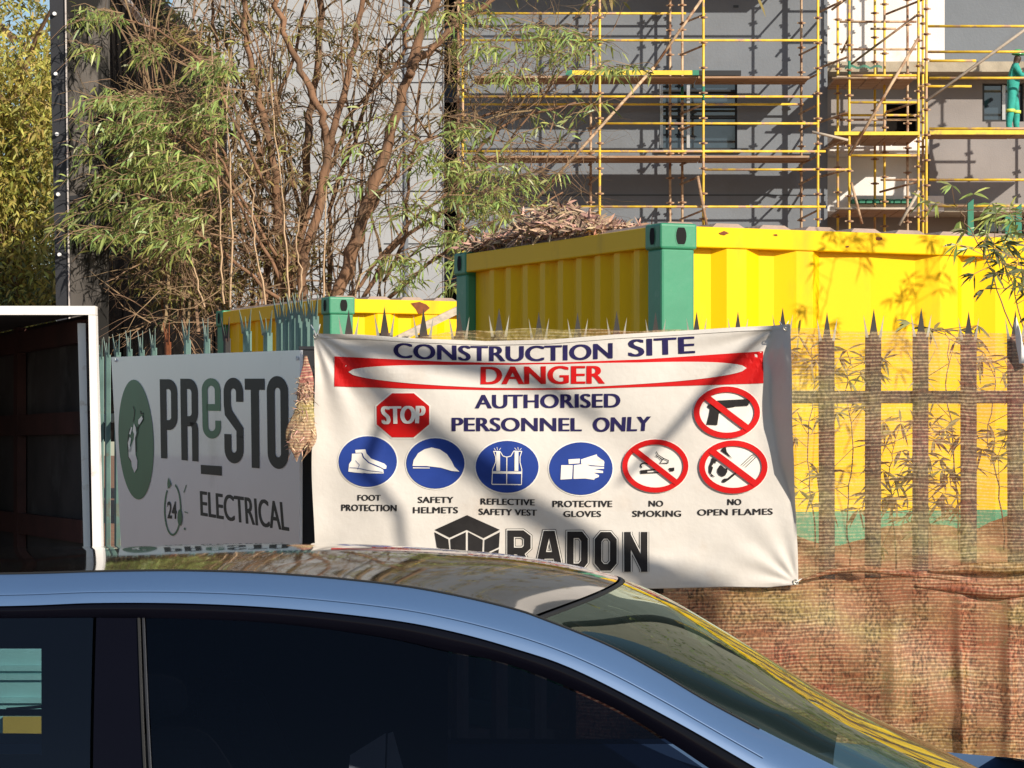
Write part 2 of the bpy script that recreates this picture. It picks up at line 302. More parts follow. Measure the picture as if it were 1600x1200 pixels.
# ------------------------------------------------------------ shipping containers
UX = Vector((.9075, .42, 0)); UY = Vector((-.42, .9075, 0)); UZ = Vector((0, 0, 1))
def container(label, corner, zb, Ht=2.59, two_tone=1.21, ribs=None):
    root = empty('shipping_container', label, 'container', 'yellow and green site containers', loc=(corner.x, corner.y, zb))
    o = Vector((0, 0, 0)); L, Wd = 6.06, 2.44
    def P(a, b, c): return UX*a+UY*b+UZ*c
    pw, pd = .19, .16
    for (a, b) in ((0, 0), (L-pw, 0), (0, Wd-pd), (L-pw, Wd-pd)):
        post = MB(); post.box(P(a+.006, b+.006, .12), UX*(pw-.012), UY*(pd-.012), UZ*(Ht-.24)); po = post.build('corner_post', 'box_green', root)
        bv = po.modifiers.new('bevel', 'BEVEL'); bv.width = .012; bv.segments = 2
        for zz in (0, Ht-.125):
            cst = MB(); cst.box(P(a-.004, b-.004, zz), UX*(pw+.008), UY*(pd+.008), UZ*.125); c = cst.build('corner_casting', 'box_green', root)
            bv = c.modifiers.new('bevel', 'BEVEL'); bv.width = .014; bv.segments = 3
            # oval openings (recessed dark plates with a lip)
            outx = -1 if a == 0 else 1; outy = -1 if b == 0 else 1
            for face in ('y', 'x'):
                hole = MB(); lip = MB()
                w2, h2, n = (.028, .04, 20) if face == 'y' else (.026, .04, 20)
                ring = []; ring2 = []
                for j in range(n):
                    t = 2*pi*j/n; dx = w2*cos(t); dz = max(-h2*.999, min(h2, (h2*1.25)*sin(t)))
                    cz = zz+.0625+.002
                    if face == 'y':
                        yy = b-.0065 if outy < 0 else b+pd+.0065
                        ring.append(P(a+pw/2+dx+.01, yy, cz+dz)); ring2.append(P(a+pw/2+dx*1.18+.01, yy+.001*(-outy), cz+dz*1.12))
                    else:
                        xx = a-.0065 if outx < 0 else a+pw+.0065
                        ring.append(P(xx, b+pd/2+dx, cz+dz)); ring2.append(P(xx+.001*(-outx), b+pd/2+dx*1.18, cz+dz*1.12))
                k = len(hole.v); hole.v += ring; hole.f.append(tuple(range(k, k+n)))
                k = len(lip.v); lip.v += ring2; lip.f.append(tuple(range(k, k+n)))
                hole.build('opening', 'hole', c); lip.build('opening_lip', 'box_green', c)
    rails = (((pw, .0, Ht-.112), UX*(L-2*pw), UY*.06, .10, 'top_rail', 'box_yellow'), ((.0, pd, Ht-.112), UY*(Wd-2*pd), UX*.06, .10, 'top_rail', 'box_yellow'),
             ((pw, Wd-.06, Ht-.112), UX*(L-2*pw), UY*.06, .10, 'top_rail', 'box_yellow'), ((L-.06, pd, Ht-.112), UY*(Wd-2*pd), UX*.06, .10, 'top_rail', 'box_yellow'),
             ((pw, .0, .02), UX*(L-2*pw), UY*.06, .14, 'bottom_rail', 'box_green'), ((.0, pd, .02), UY*(Wd-2*pd), UX*.06, .14, 'bottom_rail', 'box_green'))
    for (p, d1, d2, hh, nm, mt) in rails:
        r = MB(); r.box(P(*p), d1, d2, UZ*hh); ro = r.build(nm, mt, root); bv = ro.modifiers.new('bevel', 'BEVEL'); bv.width = .006; bv.segments = 2
    def corr(a0, a1, fn, per, dep, z0, z1, name, mt, pre=None):
        mb = MB(); pts = [a0]; dd = [0]; x = a0
        for pa, pd_ in (pre or []): pts.append(pa); dd.append(pd_); x = pa
        while x < a1-per:
            for fr, d in ((.28, 0), (.5, 1), (.78, 1), (1.0, 0)):
                pts.append(x+fr*per); dd.append(d)
            x += per
        pts.append(a1); dd.append(0)
        for i in range(len(pts)-1):
            mb.quad(fn(pts[i], dd[i]*dep, z0), fn(pts[i+1], dd[i+1]*dep, z0), fn(pts[i+1], dd[i+1]*dep, z1), fn(pts[i], dd[i]*dep, z1))
        o_ = mb.build(name, mt, root, fix=False)
        return o_
    zt = Ht-.112
    for (z0, z1, mt) in ((.16, two_tone, 'box_green'), (two_tone, zt, 'box_yellow')):
        corr(pw, L-pw, lambda s_, d, z: P(s_, .06-d, z), .36, .05, z0, z1, 'side_panel', mt, ribs)
        corr(pd, Wd-pd, lambda s_, d, z: P(.058-d, s_, z), .212, .036, z0, z1, 'end_panel', mt)
        corr(pw, L-pw, lambda s_, d, z: P(s_, Wd-.058+d, z), .36, .045, z0, z1, 'side_panel', mt)
        corr(pd, Wd-pd, lambda s_, d, z: P(L-.058+d, s_, z), .212, .036, z0, z1, 'end_panel', mt)
    rf = MB(); x = .05
    rf.box(P(.06, .06, Ht-.03), UX*(L-.12), UY*(Wd-.12), UZ*.015)
    while x < L-.3:
        z = Ht-.014
        rf.hexa([P(x, .07, z), P(x+.2, .07, z), P(x+.2, Wd-.07, z), P(x, Wd-.07, z), P(x+.04, .09, z+.028), P(x+.16, .09, z+.028), P(x+.16, Wd-.09, z+.028), P(x+.04, Wd-.09, z+.028)]); x += .258
    rf.build('roof_sheet', 'roof_dust', root)
    return root, P
c1 = at(1033, 700, 13.97); c1.z = 0
def along(px):
    k = (px-800)/F; return (k*c1.y-c1.x)/(UX.x-k*UX.y)
ribs1 = [(along(px), d) for px, d in ((1120, 0), (1137, 1), (1168, 1), (1195, 0), (1219, 0), (1246, 1), (1272, 1), (1290, 0), (1368, .3), (1440, 0), (1470, 1), (1498, 1), (1513, 0), (1532, 0), (1557, 1), (1600, 1), (1620, 0))]
root1, P1f = container('large yellow shipping container with green corner posts behind the banner and net', c1, .03, ribs=ribs1)
c2 = at(515, 700, 20.8); c2.z = 0
root2, P2f = container('smaller-looking far yellow container with green corner post under the tree', c2, .03)
# paint chips / rust patch on the far container's rail
rp = MB(); q = [(0, 0), (.07, .012), (.12, -.005), (.15, -.03), (.10, -.07), (.06, -.075), (.04, -.04)]
base = UX*.62-UY*.0035+UZ*2.555
k = [base+UX*(a*1.0)+UZ*b for a, b in q]; rp.v += k; rp.f.append(tuple(range(len(k)))); rp.build('rust_patch', 'rust', root2, fix=False)
random.seed(44)
for k_ in range(9):
    a_, z_, sz = random.uniform(.25, 2.6), random.choice([2.585, 2.505, 2.55]), random.uniform(.008, .02)
    rp = MB(); rp.v = [UX*(a_+sz*1.5*cos(t)*random.uniform(.6, 1.2))-UY*.0035+UZ*(z_+sz*.6*sin(t)*random.uniform(.6, 1.2)) for t in np.linspace(0, 5.6, 8)]; rp.f = [tuple(range(8))]
    if z_+sz < 2.588 and z_-sz > 2.49: rp.build('rust_patch', 'rust', root1, fix=False)
# dirt in the lee of the big container rail: a couple of dents are left to the material

# heap of dry leaves on the roof of the large container
class Leaves:
    def __init__(s): s.b = []; s.d = []; s.L = []; s.w = []; s.n = []
    def add(s, b, d, L, w, n=None):
        s.b.append(tuple(b)); s.d.append(tuple(d)); s.L.append(L); s.w.append(w)
        s.n.append(tuple(n) if n is not None else (random.gauss(0, 1), random.gauss(-.6, 1), random.gauss(.3, 1)))
    def build(s, name, m, parent=None, droop=.25):
        N = len(s.b)
        B = np.array(s.b); D = np.array(s.d); D /= np.linalg.norm(D, axis=1)[:, None]+1e-9
        Nn = np.array(s.n); sd = np.cross(D, Nn); sd /= np.linalg.norm(sd, axis=1)[:, None]+1e-9
        L = np.array(s.L)[:, None]; w = np.array(s.w)[:, None]
        dn = np.array([[0, 0, -1.0]])
        m1 = B+D*L*.35; m2 = B+D*L*.72+dn*L*droop*.35; tip = B+D*L+dn*L*droop
        V = np.stack([B, m1-sd*w*.5, m1+sd*w*.5, m2-sd*w*.36, m2+sd*w*.36, tip], 1).reshape(-1, 3)
        me = bpy.data.meshes.new(name); me.vertices.add(6*N); me.vertices.foreach_set('co', V.ravel())
        i0 = (np.arange(N)*6)[:, None]
        idx = np.concatenate([i0+np.array([[0, 1, 2]]), i0+np.array([[1, 3, 4]]), i0+np.array([[1, 4, 2]]), i0+np.array([[3, 5, 4]])], 1).ravel()
        T = 4*N; me.loops.add(3*T); me.loops.foreach_set('vertex_index', idx.astype(np.int32))
        me.polygons.add(T); me.polygons.foreach_set('loop_start', (np.arange(T)*3).astype(np.int32)); me.polygons.foreach_set('loop_total', np.full(T, 3, np.int32))
        me.update(); me.validate()
        return link(name, me, m, parent)
lf = Leaves()
for i in range(5200):
    a = random.uniform(.01, .36); b = random.uniform(.75, 2.38)
    hh = .2*exp(-((b-1.55)/.55)**2)*exp(-((a-.18)/.16)**2)
    p = c1+UX*a+UY*b; z = 2.63+random.random()*hh+.01
    lf.add((p.x, p.y, z), (random.gauss(0, 1), random.gauss(0, 1), random.gauss(.1, .45)), random.uniform(.025, .09), random.uniform(.006, .018))
o = lf.build('leaf_heap', 'leaf_dry', droop=.1); tag(o, 'heap of dry brown leaves lying on the roof of the large container', 'leaf litter', kind='stuff')

# ------------------------------------------------------------ fences
def pale_mesh(style):
    mb = MB(); sp = []; w = .062 if style == 'fork' else .05
    hts = 1.98
    prof = [(-w/2, .004), (-w/5, -.010), (w/5, -.010), (w/2, .004)]
    for i in range(3):
        (xa, ya), (xb, yb) = prof[i], prof[i+1]
        mb.hexa([Vector((xa, ya, .1)), Vector((xb, yb, .1)), Vector((xb, yb+.003, .1)), Vector((xa, ya+.003, .1)),
                 Vector((xa, ya, hts)), Vector((xb, yb, hts)), Vector((xb, yb+.003, hts)), Vector((xa, ya+.003, hts))])
    def thorn(x0, x1, z0, tx, tz, y=-.004, m=None):
        if m is None: m = MB(); sp.append(m)
        m.prism([(x0, y, z0), (x1, y, z0), (tx, y-.004, tz)], (0, .003, 0))
    if style == 'fork':
        thorn(-.016, .016, hts, 0, hts+.10, m=mb)
        thorn(-w/2, -w/2+.012, hts-.01, -w/2-.008, hts+.075); thorn(w/2-.012, w/2, hts-.01, w/2+.008, hts+.075)
        for zz in (hts-.1, hts-.17):
            up = 1 if zz > hts-.15 else -1
            thorn(-w/2, -w/2+.004, zz-.012, -w/2-.03, zz+.05*up); thorn(w/2-.004, w/2, zz-.012, w/2+.03, zz+.05*up)
    else:
        thorn(-w/2, -w/2+.022, hts-.01, -w/2-.012, hts+.09, m=mb); thorn(w/2-.022, w/2, hts-.01, w/2+.012, hts+.09, m=mb)
        thorn(-w/8, w/8, hts-.01, 0, hts+.06, m=mb)
    return mb, sp
def add_pale(proto, parent, loc, rz=0, zoff=0):
    c = proto.copy(); COL.objects.link(c); c.parent = parent; c.location = (loc.x, loc.y, zoff); c.rotation_euler = (0, 0, rz)
    for ch in proto.children:
        d = ch.copy(); COL.objects.link(d); d.parent = c
    return c
YF = 11.25
fr = empty('palisade_fence', 'dark palisade fence with spiked forked pales behind the banner and yellow net', 'fence')
mb, sp = pale_mesh('fork'); p0 = mb.build('pale', 'fence_dark', fr); [q.build('spike', 'spike', p0) for q in sp]
pxs = [545, 603, 660, 720, 781, 841, 902, 963, 1024, 1087, 1154, 1222, 1293, 1363, 1438, 1514, 1588, 1668, 1750, 1830]
p0.location = ((pxs[0]-800)/F*YF, YF, .0)
for i, x in enumerate(pxs[1:]):
    c = add_pale(p0, fr, Vector(((x-800)/F*YF, YF, 0)), random.uniform(-.12, .12), random.uniform(-.012, .012))
    c.rotation_euler[1] = random.uniform(-.003, .003)
for z in (1.745, .45):
    r = MB(); r.box(((490-800)/F*YF, YF+.012, z-.024), (3.3, 0, 0), (0, .05, 0), (0, 0, .048)); r.build('rail', 'fence_dark', fr)
# receding left fence
fl = empty('palisade_fence', 'grey-green palisade fence running back behind the electrical sign', 'fence')
mb, sp = pale_mesh('flat'); q0 = mb.build('pale', 'fence_green', fl); assert not sp
line = [((497-800)/F*11.5, 11.5), ((425-800)/F*11.9, 11.9), ((385-800)/F*12.05, 12.05), ((183-800)/F*14.4, 14.4), ((150-800)/F*14.9, 14.9)]
def Yof(px):
    # intersection of the sight column with the fence line
    for (xa, ya), (xb, yb) in zip(line, line[1:]):
        pa, pb = 800+xa/ya*F, 800+xb/yb*F
        if pb-.5 <= px <= pa+.5:
            k = (px-800)/F; t = (k*ya-xa)/((xb-xa)-k*(yb-ya)); return Vector((xa+(xb-xa)*t, ya+(yb-ya)*t, 0)), math.atan2(yb-ya, xb-xa)
first = True
for x in [490, 478, 467, 457, 447, 437, 417, 385, 354, 323, 292, 262, 240, 221, 202, 183, 168, 157]:
    r_ = Yof(x)
    if r_ is None: continue
    p, an = r_
    rz = an+pi+.18+random.uniform(-.1, .1)
    zo = .04+random.uniform(-.012, .012) + (.05 if x > 430 else 0)
    if first:
        q0.location = (p.x, p.y, zo); q0.rotation_euler = (0, 0, rz); first = False
    else:
        c = add_pale(q0, fl, p, rz, zo)
        if x in (262, 354): c.data = c.data.copy(); c.data.materials[0] = M['rust'] if x == 262 else M['fence_dark']
for z in (1.7, .45):
    for (xa, ya), (xb, yb) in zip(line, line[1:]):
        r = MB(); d = Vector((xb-xa, yb-ya, 0)); nn = Vector((-d.y, d.x, 0)).normalized()*-.03
        r.box(Vector((xa, ya, z-.022))+nn*-.0+Vector((.03, .03, 0)), d, nn*1.0, (0, 0, .044)); r.build('rail', 'fence_green', fl)
gp = empty('fence_post', 'dark steel fence post between the electrical sign and the banner', 'post', loc=((480-800)/F*11.35, 11.35, 0))
r = MB(); r.box((-.025, 0, 0), (.06, 0, 0), (0, .06, 0), (0, 0, 1.93)); r.build('shaft', 'steel_dark', gp)
r = MB(); r.box((-.032, -.006, 1.93), (.074, 0, 0), (0, .074, 0), (0, 0, .012)); r.build('cap', 'steel_dark', gp)

# ------------------------------------------------------------ flat graphics: 2-D polygons laid on curved or slanted boards
def bm_poly(polys):
    bm = bmesh.new()
    for pl in polys:
        vs = [bm.verts.new((x, y, 0)) for x, y in pl]
        try: bm.faces.new(vs)
        except ValueError: pass
    bmesh.ops.triangulate(bm, faces=bm.faces[:]); return bm
def bm_text(s, bold=0.02, spacing=1.0):
    cu = bpy.data.curves.new('t', 'FONT'); cu.body = s; cu.size = 1; cu.offset = bold; cu.resolution_u = 5; cu.space_character = spacing
    ob = bpy.data.objects.new('t', cu); COL.objects.link(ob); dg = bpy.context.evaluated_depsgraph_get(); dg.update()
    me = bpy.data.meshes.new_from_object(ob.evaluated_get(dg)); bm = bmesh.new(); bm.from_mesh(me)
    bpy.data.objects.remove(ob); bpy.data.curves.remove(cu); bpy.data.meshes.remove(me)
    bmesh.ops.remove_doubles(bm, verts=bm.verts, dist=1e-5)
    xs = [v.co.x for v in bm.verts]; ys = [v.co.y for v in bm.verts]; x0, x1, y0, y1 = min(xs), max(xs), min(ys), max(ys)
    for v in bm.verts: v.co = ((v.co.x-x0)/(x1-x0), (v.co.y-y0)/(y1-y0), 0)
    return bm
def quadmap(tl, tr, br, bl, arc=0.0):
    def f(u, v):
        x = (tl[0]*(1-u)+tr[0]*u)*v+(bl[0]*(1-u)+br[0]*u)*(1-v)
        y = (tl[1]*(1-u)+tr[1]*u)*v+(bl[1]*(1-u)+br[1]*u)*(1-v)
        return x, y+arc*4*u*(1-u)
    return f
def warp(bm, f):
    for v in bm.verts:
        x, y = f(v.co.x, v.co.y); v.co.x, v.co.y = x, y
    return bm
def slice_grid(bm, step):
    xs = [v.co.x for v in bm.verts]; ys = [v.co.y for v in bm.verts]
    for ax, lo, hi in ((0, min(xs), max(xs)), (1, min(ys), max(ys))):
        t = math.floor(lo/step)*step+step
        while t < hi:
            nrm = (1, 0, 0) if ax == 0 else (0, 1, 0); c = (t, 0, 0) if ax == 0 else (0, t, 0)
            bmesh.ops.bisect_plane(bm, geom=bm.verts[:]+bm.edges[:]+bm.faces[:], plane_co=c, plane_no=nrm); t += step
    return bm
def lay(name, bm, surf, layer, m, parent, step=9):
    if step: slice_grid(bm, step)
    for v in bm.verts: v.co = surf(v.co.x, v.co.y, layer)
    bmesh.ops.recalc_face_normals(bm, faces=bm.faces)
    me = bpy.data.meshes.new(name); bm.to_mesh(me); bm.free()
    return link(name, me, m, parent)
def ell(cx, cy, rx, ry, n=40, rot=0):
    return [(cx+rx*cos(2*pi*i/n)*cos(rot)-ry*sin(2*pi*i/n)*sin(rot), cy+rx*cos(2*pi*i/n)*sin(rot)+ry*sin(2*pi*i/n)*cos(rot)) for i in range(n)]
def ring(cx, cy, rx, ry, w, n=40, a0=0, a1=2*pi):
    out = []
    for i in range(n):
        t, u = a0+(a1-a0)*i/n, a0+(a1-a0)*(i+1)/n
        out.append([(cx+rx*cos(t), cy+ry*sin(t)), (cx+rx*cos(u), cy+ry*sin(u)), (cx+(rx-w)*cos(u), cy+(ry-w)*sin(u)), (cx+(rx-w)*cos(t), cy+(ry-w)*sin(t))])
    return out
def stroke(pts, w, closed=False):
    out = []; n = len(pts)
    def off(i):
        p = Vector(pts[i % n]); a = Vector(pts[(i-1) % n]); b = Vector(pts[(i+1) % n])
        if not closed and i == 0: d = (b-p).normalized(); return Vector((-d.y, d.x))*w/2
        if not closed and i == n-1: d = (p-a).normalized(); return Vector((-d.y, d.x))*w/2
        d1 = (p-a).normalized(); d2 = (b-p).normalized(); m_ = (d1+d2).normalized(); nn = Vector((-m_.y, m_.x)); k = nn.dot(Vector((-d1.y, d1.x)))
        return nn*(w/2)/max(k, .72)
    L = [Vector(pts[i % n])+off(i % n) for i in range(n)]; R = [Vector(pts[i % n])-off(i % n) for i in range(n)]
    for i in range(n if closed else n-1):
        j = (i+1) % n; out.append([tuple(L[i]), tuple(L[j]), tuple(R[j]), tuple(R[i])])
    return out

# ------------------------------------------------------------ banner
YB = 11.14
def smst(a, b, x):
    t = min(1, max(0, (x-a)/(b-a))); return t*t*(3-2*t)
def fold(x, y):
    f = 0
    dx, dy = x-490, y-520; r = sqrt(dx*dx+dy*dy)+1; th = math.atan2(dy, dx)
    f += .008*smst(0, 60, r)*exp(-r/150)*sin(th*17+.4)
    dx, dy = 1222-x, y-512; r = sqrt(dx*dx+dy*dy)+1; th = math.atan2(dy, dx)
    f += .008*smst(0, 50, r)*exp(-r/150)*sin(th*17)
    dx, dy = 1246-x, 912-y; r = sqrt(dx*dx+dy*dy)+1; th = math.atan2(dy, dx)
    f += .005*smst(0, 40, r)*exp(-r/110)*sin(th*13+1)
    # long soft tension folds from the tied corners
    d = (x-490)*.62-(y-520)*.78; f += .009*sin(d/34+.5)*smst(500, 620, x)*smst(1250, 900, x)
    f += .0045*sin(x/17+sin(y/70)*1.3)*smst(560, 490, x)+.0022*sin(x/23+y/61)+.0018*sin(y/19+sin(x/60)*2)
    f += .004*sin(y/9+sin(x/37))*smst(548, 515, y)*.6
    f += .003*sin((x*.5+y)/11+sin(x/29)*1.5)*smst(800, 880, y)
    f += .03*sin((x-490)/755*pi)*sin((y-500)/420*pi)*.5
    xe = interp([y], [(505, 1207), (545, 1199), (640, 1204), (720, 1216), (780, 1236), (850, 1246), (930, 1252)])[0]
    e = max(0, x-xe); f += .0042*e
    return f
def bsurf(x, y, layer=0):
    return Vector(((x-800)/F*YB, YB-.012-fold(x, y)-layer*.0024, H+(HZ-y)/F*YB))
bn = empty('construction_banner', 'white construction site danger banner tied to the fence, printed with safety symbols', 'banner', loc=(0, 0, 0))
def top_e(x): return interp([x], [(485, 521), (560, 523), (650, 529), (760, 533), (860, 531), (960, 523), (1080, 516), (1160, 511), (1232, 508)])[0]
def bot_e(x): return interp([x], [(485, 914), (700, 924), (1000, 920), (1130, 917), (1200, 918), (1250, 913)])[0]
def bfn(u, v):
    y0 = v; xl = 490+(2.5*sin(v*9)); xr = 1230+smst(0, .25, v)*2+smst(.25, 1, v)*15
    x = xl+(xr-xl)*u; y = top_e(x)+(bot_e(x)-top_e(x))*v
    return bsurf(x, y)
b = MB(); b.grid(bfn, 260, 140); sh = b.build('sheet', 'banner', bn, smooth=True, fix=False)
# stitched hem along top and bottom
for nm, e0 in (('hem', 'top'), ('hem', 'bottom')):
    hb = MB()
    def hf(u, v):
        x = 492+(1228-492+(15 if e0 == 'bottom' else 0))*u; y = (top_e(x)+1+v*5.5) if e0 == 'top' else (bot_e(x)-1-v*5.5)
        return bsurf(x, y, 1.6)
    hb.grid(hf, 200, 3); hb.build(nm, 'banner', bn, smooth=True, fix=False)
for (x, y) in ((494, 525), (1224, 514), (1243, 909), (494, 906)):
    g_ = MB(); g_.v = []; c = bsurf(x, y, 3)
    g_.tube([c+Vector((.009*cos(t), 0, .009*sin(t))) for t in np.linspace(0, 2*pi, 13)], .0025, 5, cap=False); g_.build('eyelet', 'spike', bn)
def T(s, tl, tr, br, bl, m, bold=.02, arc=0, layer=1, sp=1.0, par=None, surf=None, name='lettering', step=9, fat=None):
    sf_ = surf or bsurf; hgt = abs(bl[1]-tl[1]); fat = hgt*.065 if fat is None else fat; out = bmesh.new(); k_ = 0
    for ddx, ddy in ((0, 0), (-fat, 0), (fat, 0)):
        bm = warp(bm_text(s, 0.0, sp), quadmap((tl[0]+fat, tl[1]), (tr[0]-fat, tr[1]), (br[0]-fat, br[1]), (bl[0]+fat, bl[1]), arc)); slice_grid(bm, step)
        for v in bm.verts: v.co = sf_(v.co.x+ddx, v.co.y+ddy, layer+k_*.07)
        me = bpy.data.meshes.new('x'); bm.to_mesh(me); bm.free(); out.from_mesh(me); bpy.data.meshes.remove(me); k_ += 1
    me = bpy.data.meshes.new(name); out.to_mesh(me); out.free()
    return link(name, me, m, par or bn)
T('CONSTRUCTION', (615, 535.5), (957, 536), (957, 560.5), (615, 559), 'ink_navy', .028, arc=5, sp=1.02)
T('SITE', (981, 531), (1085, 525.5), (1086, 552), (981, 558), 'ink_navy', .028, sp=1.02)
# red band with the white lens
def bt(x): return interp([x], [(523, 557), (600, 561), (700, 565.5), (800, 567.5), (880, 566.5), (1000, 562), (1191, 549)])[0]
def bb(x): return interp([x], [(523, 604), (650, 607.5), (760, 609.5), (880, 609), (1000, 605), (1100, 602), (1193, 599)])[0]
xs = np.linspace(523, 1192, 90)
lay('red_band', bm_poly([[(xs[i], bt(xs[i])), (xs[i+1], bt(xs[i+1])), (xs[i+1], bb(xs[i+1])), (xs[i], bb(xs[i]))] for i in range(89)]), bsurf, 1, 'ink_red', bn, 8)
lens = []
xs = np.linspace(545, 1166, 90)
def le(x):
    u = (x-855.5)/310.5; h = (1-abs(u)**2.0)**.5 if abs(u) < 1 else 0
    c = (bt(x)+bb(x))/2; hh = (bb(x)-bt(x))/2-2.6; return c-hh*h, c+hh*h
lay('white_lens', bm_poly([[(xs[i], le(xs[i])[0]), (xs[i+1], le(xs[i+1])[0]), (xs[i+1], le(xs[i+1])[1]), (xs[i], le(xs[i])[1])] for i in range(89)]), bsurf, 2, 'banner', bn, 8)
T('DANGER', (751, 573), (945, 571.5), (945, 600), (751, 601), 'ink_red', .04, layer=3)
T('AUTHORISED', (742, 617), (969, 615), (969, 637), (742, 638.5), 'ink_navy', .026, sp=1.03)
T('PERSONNEL', (706, 652.5), (909, 653), (909, 674), (706, 674), 'ink_navy', .026, sp=1.03)
T('ONLY', (926, 652.5), (1017, 650.5), (1015, 673.5), (926, 675), 'ink_navy', .026, sp=1.03)
def octo(cx, cy, rx, ry):
    k = .4142; return [(cx+rx*a, cy+ry*b_) for a, b_ in ((-k, -1), (k, -1), (1, -k), (1, k), (k, 1), (-k, 1), (-1, k), (-1, -k))]
lay('octagon_border', bm_poly([octo(630, 649, 43.5, 36.5)]), bsurf, 1, 'ink_white', bn)
lay('stop_octagon', bm_poly([octo(630, 649, 41, 34.3)]), bsurf, 2, 'ink_red', bn)
T('STOP', (595, 635), (666, 634), (664, 661.5), (597, 663), 'ink_white', .03, layer=3)
for nm, cx, cy, rx, ry in (('boots', 575, 721, 45.5, 39.5), ('helmet', 680.5, 724, 45.5, 39.3), ('vest', 792.5, 729.3, 49, 40.5), ('gloves', 907.5, 732, 49.5, 41)):
    lay('disc_border', bm_poly([ell(cx, cy, rx+2, ry+2)]), bsurf, 1, 'ink_white', bn)
    lay('blue_disc', bm_poly([ell(cx, cy, rx, ry)]), bsurf, 2, 'ink_blue', bn)
def S6(x, y): return (520+x/3.5556, 680+y/3.5556)
def pict(name, polys, m='ink_white', layer=3): return lay(name, bm_poly(polys), bsurf, layer, m, bn)
pict('boot_symbol', [[S6(*p) for p in pl] for pl in (
    [(108, 103), (160, 100), (168, 125), (200, 155), (262, 180), (282, 192), (284, 212), (200, 212), (140, 200), (135, 208), (88, 202), (92, 160), (106, 140)],
    [(126, 82), (182, 78), (188, 100), (215, 130), (288, 158), (300, 170), (298, 186), (285, 187), (262, 174), (205, 150), (172, 122), (163, 97), (128, 98)])])
pict('boot_outline', [q for pl in (stroke([S6(*p) for p in [(95, 180), (140, 182), (200, 196), (280, 205)]], .7), stroke([S6(*p) for p in [(165, 100), (174, 124), (204, 152), (262, 177)]], 1.0), stroke([S6(*p) for p in [(128, 140), (150, 165), (140, 190)]], .6)) for q in pl], 'ink_blue', 4)
pict('helmet_symbol', [[S6(*p) for p in [(444, 170), (450, 138), (475, 100), (510, 78), (550, 68), (595, 78), (635, 105), (662, 145), (676, 175), (704, 202), (660, 198), (600, 180), (520, 171), (462, 171)]], [S6(*p) for p in [(446, 178), (540, 180), (540, 184), (446, 184)]]])
vest = [stroke([S6(*p) for p in pl], w) for pl, w in (
    ([(893, 88), (905, 120), (905, 150), (888, 190), (884, 270)], 1.3), ([(1050, 88), (1040, 120), (1040, 150), (1050, 190), (1048, 274)], 1.3), ([(884, 272), (1048, 274)], 1.5),
    ([(967, 118), (966, 272)], 1.5), ([(930, 90), (945, 115), (967, 122), (990, 115), (1005, 88)], 1.2), ([(886, 206), (1049, 208)], 3.8), ([(919, 90), (919, 198)], 6.0), ([(1021, 88), (1020, 198)], 6.0),
    ([(893, 90), (930, 90)], 1.5), ([(1005, 88), (1050, 90)], 1.5), ([(915, 82), (912, 66)], .8), ([(905, 84), (896, 72)], .8), ([(925, 82), (934, 70)], .8), ([(1030, 82), (1028, 66)], .8), ([(1020, 82), (1010, 70)], .8), ([(1038, 84), (1048, 72)], .8))]
pict('vest_symbol', [q for v in vest for q in v])
pict('glove_symbol', [[S6(*p) for p in pl] for pl in (
    [(1268, 166), (1332, 166), (1328, 242), (1264, 246)], [(1338, 166), (1400, 158), (1430, 172), (1505, 176), (1506, 186), (1450, 188), (1500, 198), (1500, 210), (1448, 208), (1478, 222), (1476, 232), (1430, 228), (1455, 240), (1450, 247), (1400, 240), (1336, 242)],
    [(1308, 134), (1372, 130), (1370, 156), (1310, 160)], [(1378, 134), (1440, 114), (1465, 106), (1468, 116), (1425, 140), (1505, 142), (1508, 152), (1440, 158), (1506, 162), (1506, 172), (1430, 166), (1378, 158)])])
def S5(x, y): return (960+x/6.154, 600+y/6.154)
def prohib(cx, cy, rx, ry, w):
    lay('ring_border', bm_poly([ell(cx, cy, rx+1.5, ry+1.5)]), bsurf, 1, 'ink_white', bn)
    lay('red_ring', bm_poly(ring(cx, cy, rx, ry, w)), bsurf, 4, 'ink_red', bn)
    k = .7071; lay('red_bar', bm_poly(stroke([(cx-(rx-4)*k*1.02, cy-(ry-4)*k*1.0), (cx+(rx-4)*k, cy+(ry-4)*k)], w*1.08)), bsurf, 5, 'ink_red', bn)
pict('gun_symbol', [[S5(*p) for p in pl] for pl in ([(985, 160), (1270, 155), (1275, 145), (1284, 155), (1300, 165), (1282, 208), (1165, 215), (1140, 222), (1100, 228), (1068, 232), (1050, 260), (1000, 285), (985, 395), (882, 390), (905, 300), (915, 240), (890, 225), (895, 200), (930, 195)],)], 'ink_black')
prohib(1135, 644.5, 52, 40.5, 9)
pict('cigarette_symbol', [[S5(*p) for p in pl] for pl in ([(247, 830), (312, 822), (318, 858), (250, 862)], [(518, 808), (572, 802), (572, 835), (535, 840)], [(312, 822), (400, 815), (420, 825), (318, 832)], [(318, 850), (430, 842), (440, 852), (318, 858)])]
     + stroke([S5(*p) for p in [(262, 805), (250, 785), (260, 765), (290, 758), (320, 770)]], 1.9) + stroke([S5(*p) for p in [(400, 650), (415, 680), (470, 715), (515, 735), (512, 760), (435, 762), (470, 715)]], 1.3) + stroke([S5(*p) for p in [(392, 690), (430, 705), (450, 730)]], 1.2), 'ink_black')
prohib(1023.5, 728, 51.5, 41.5, 8)
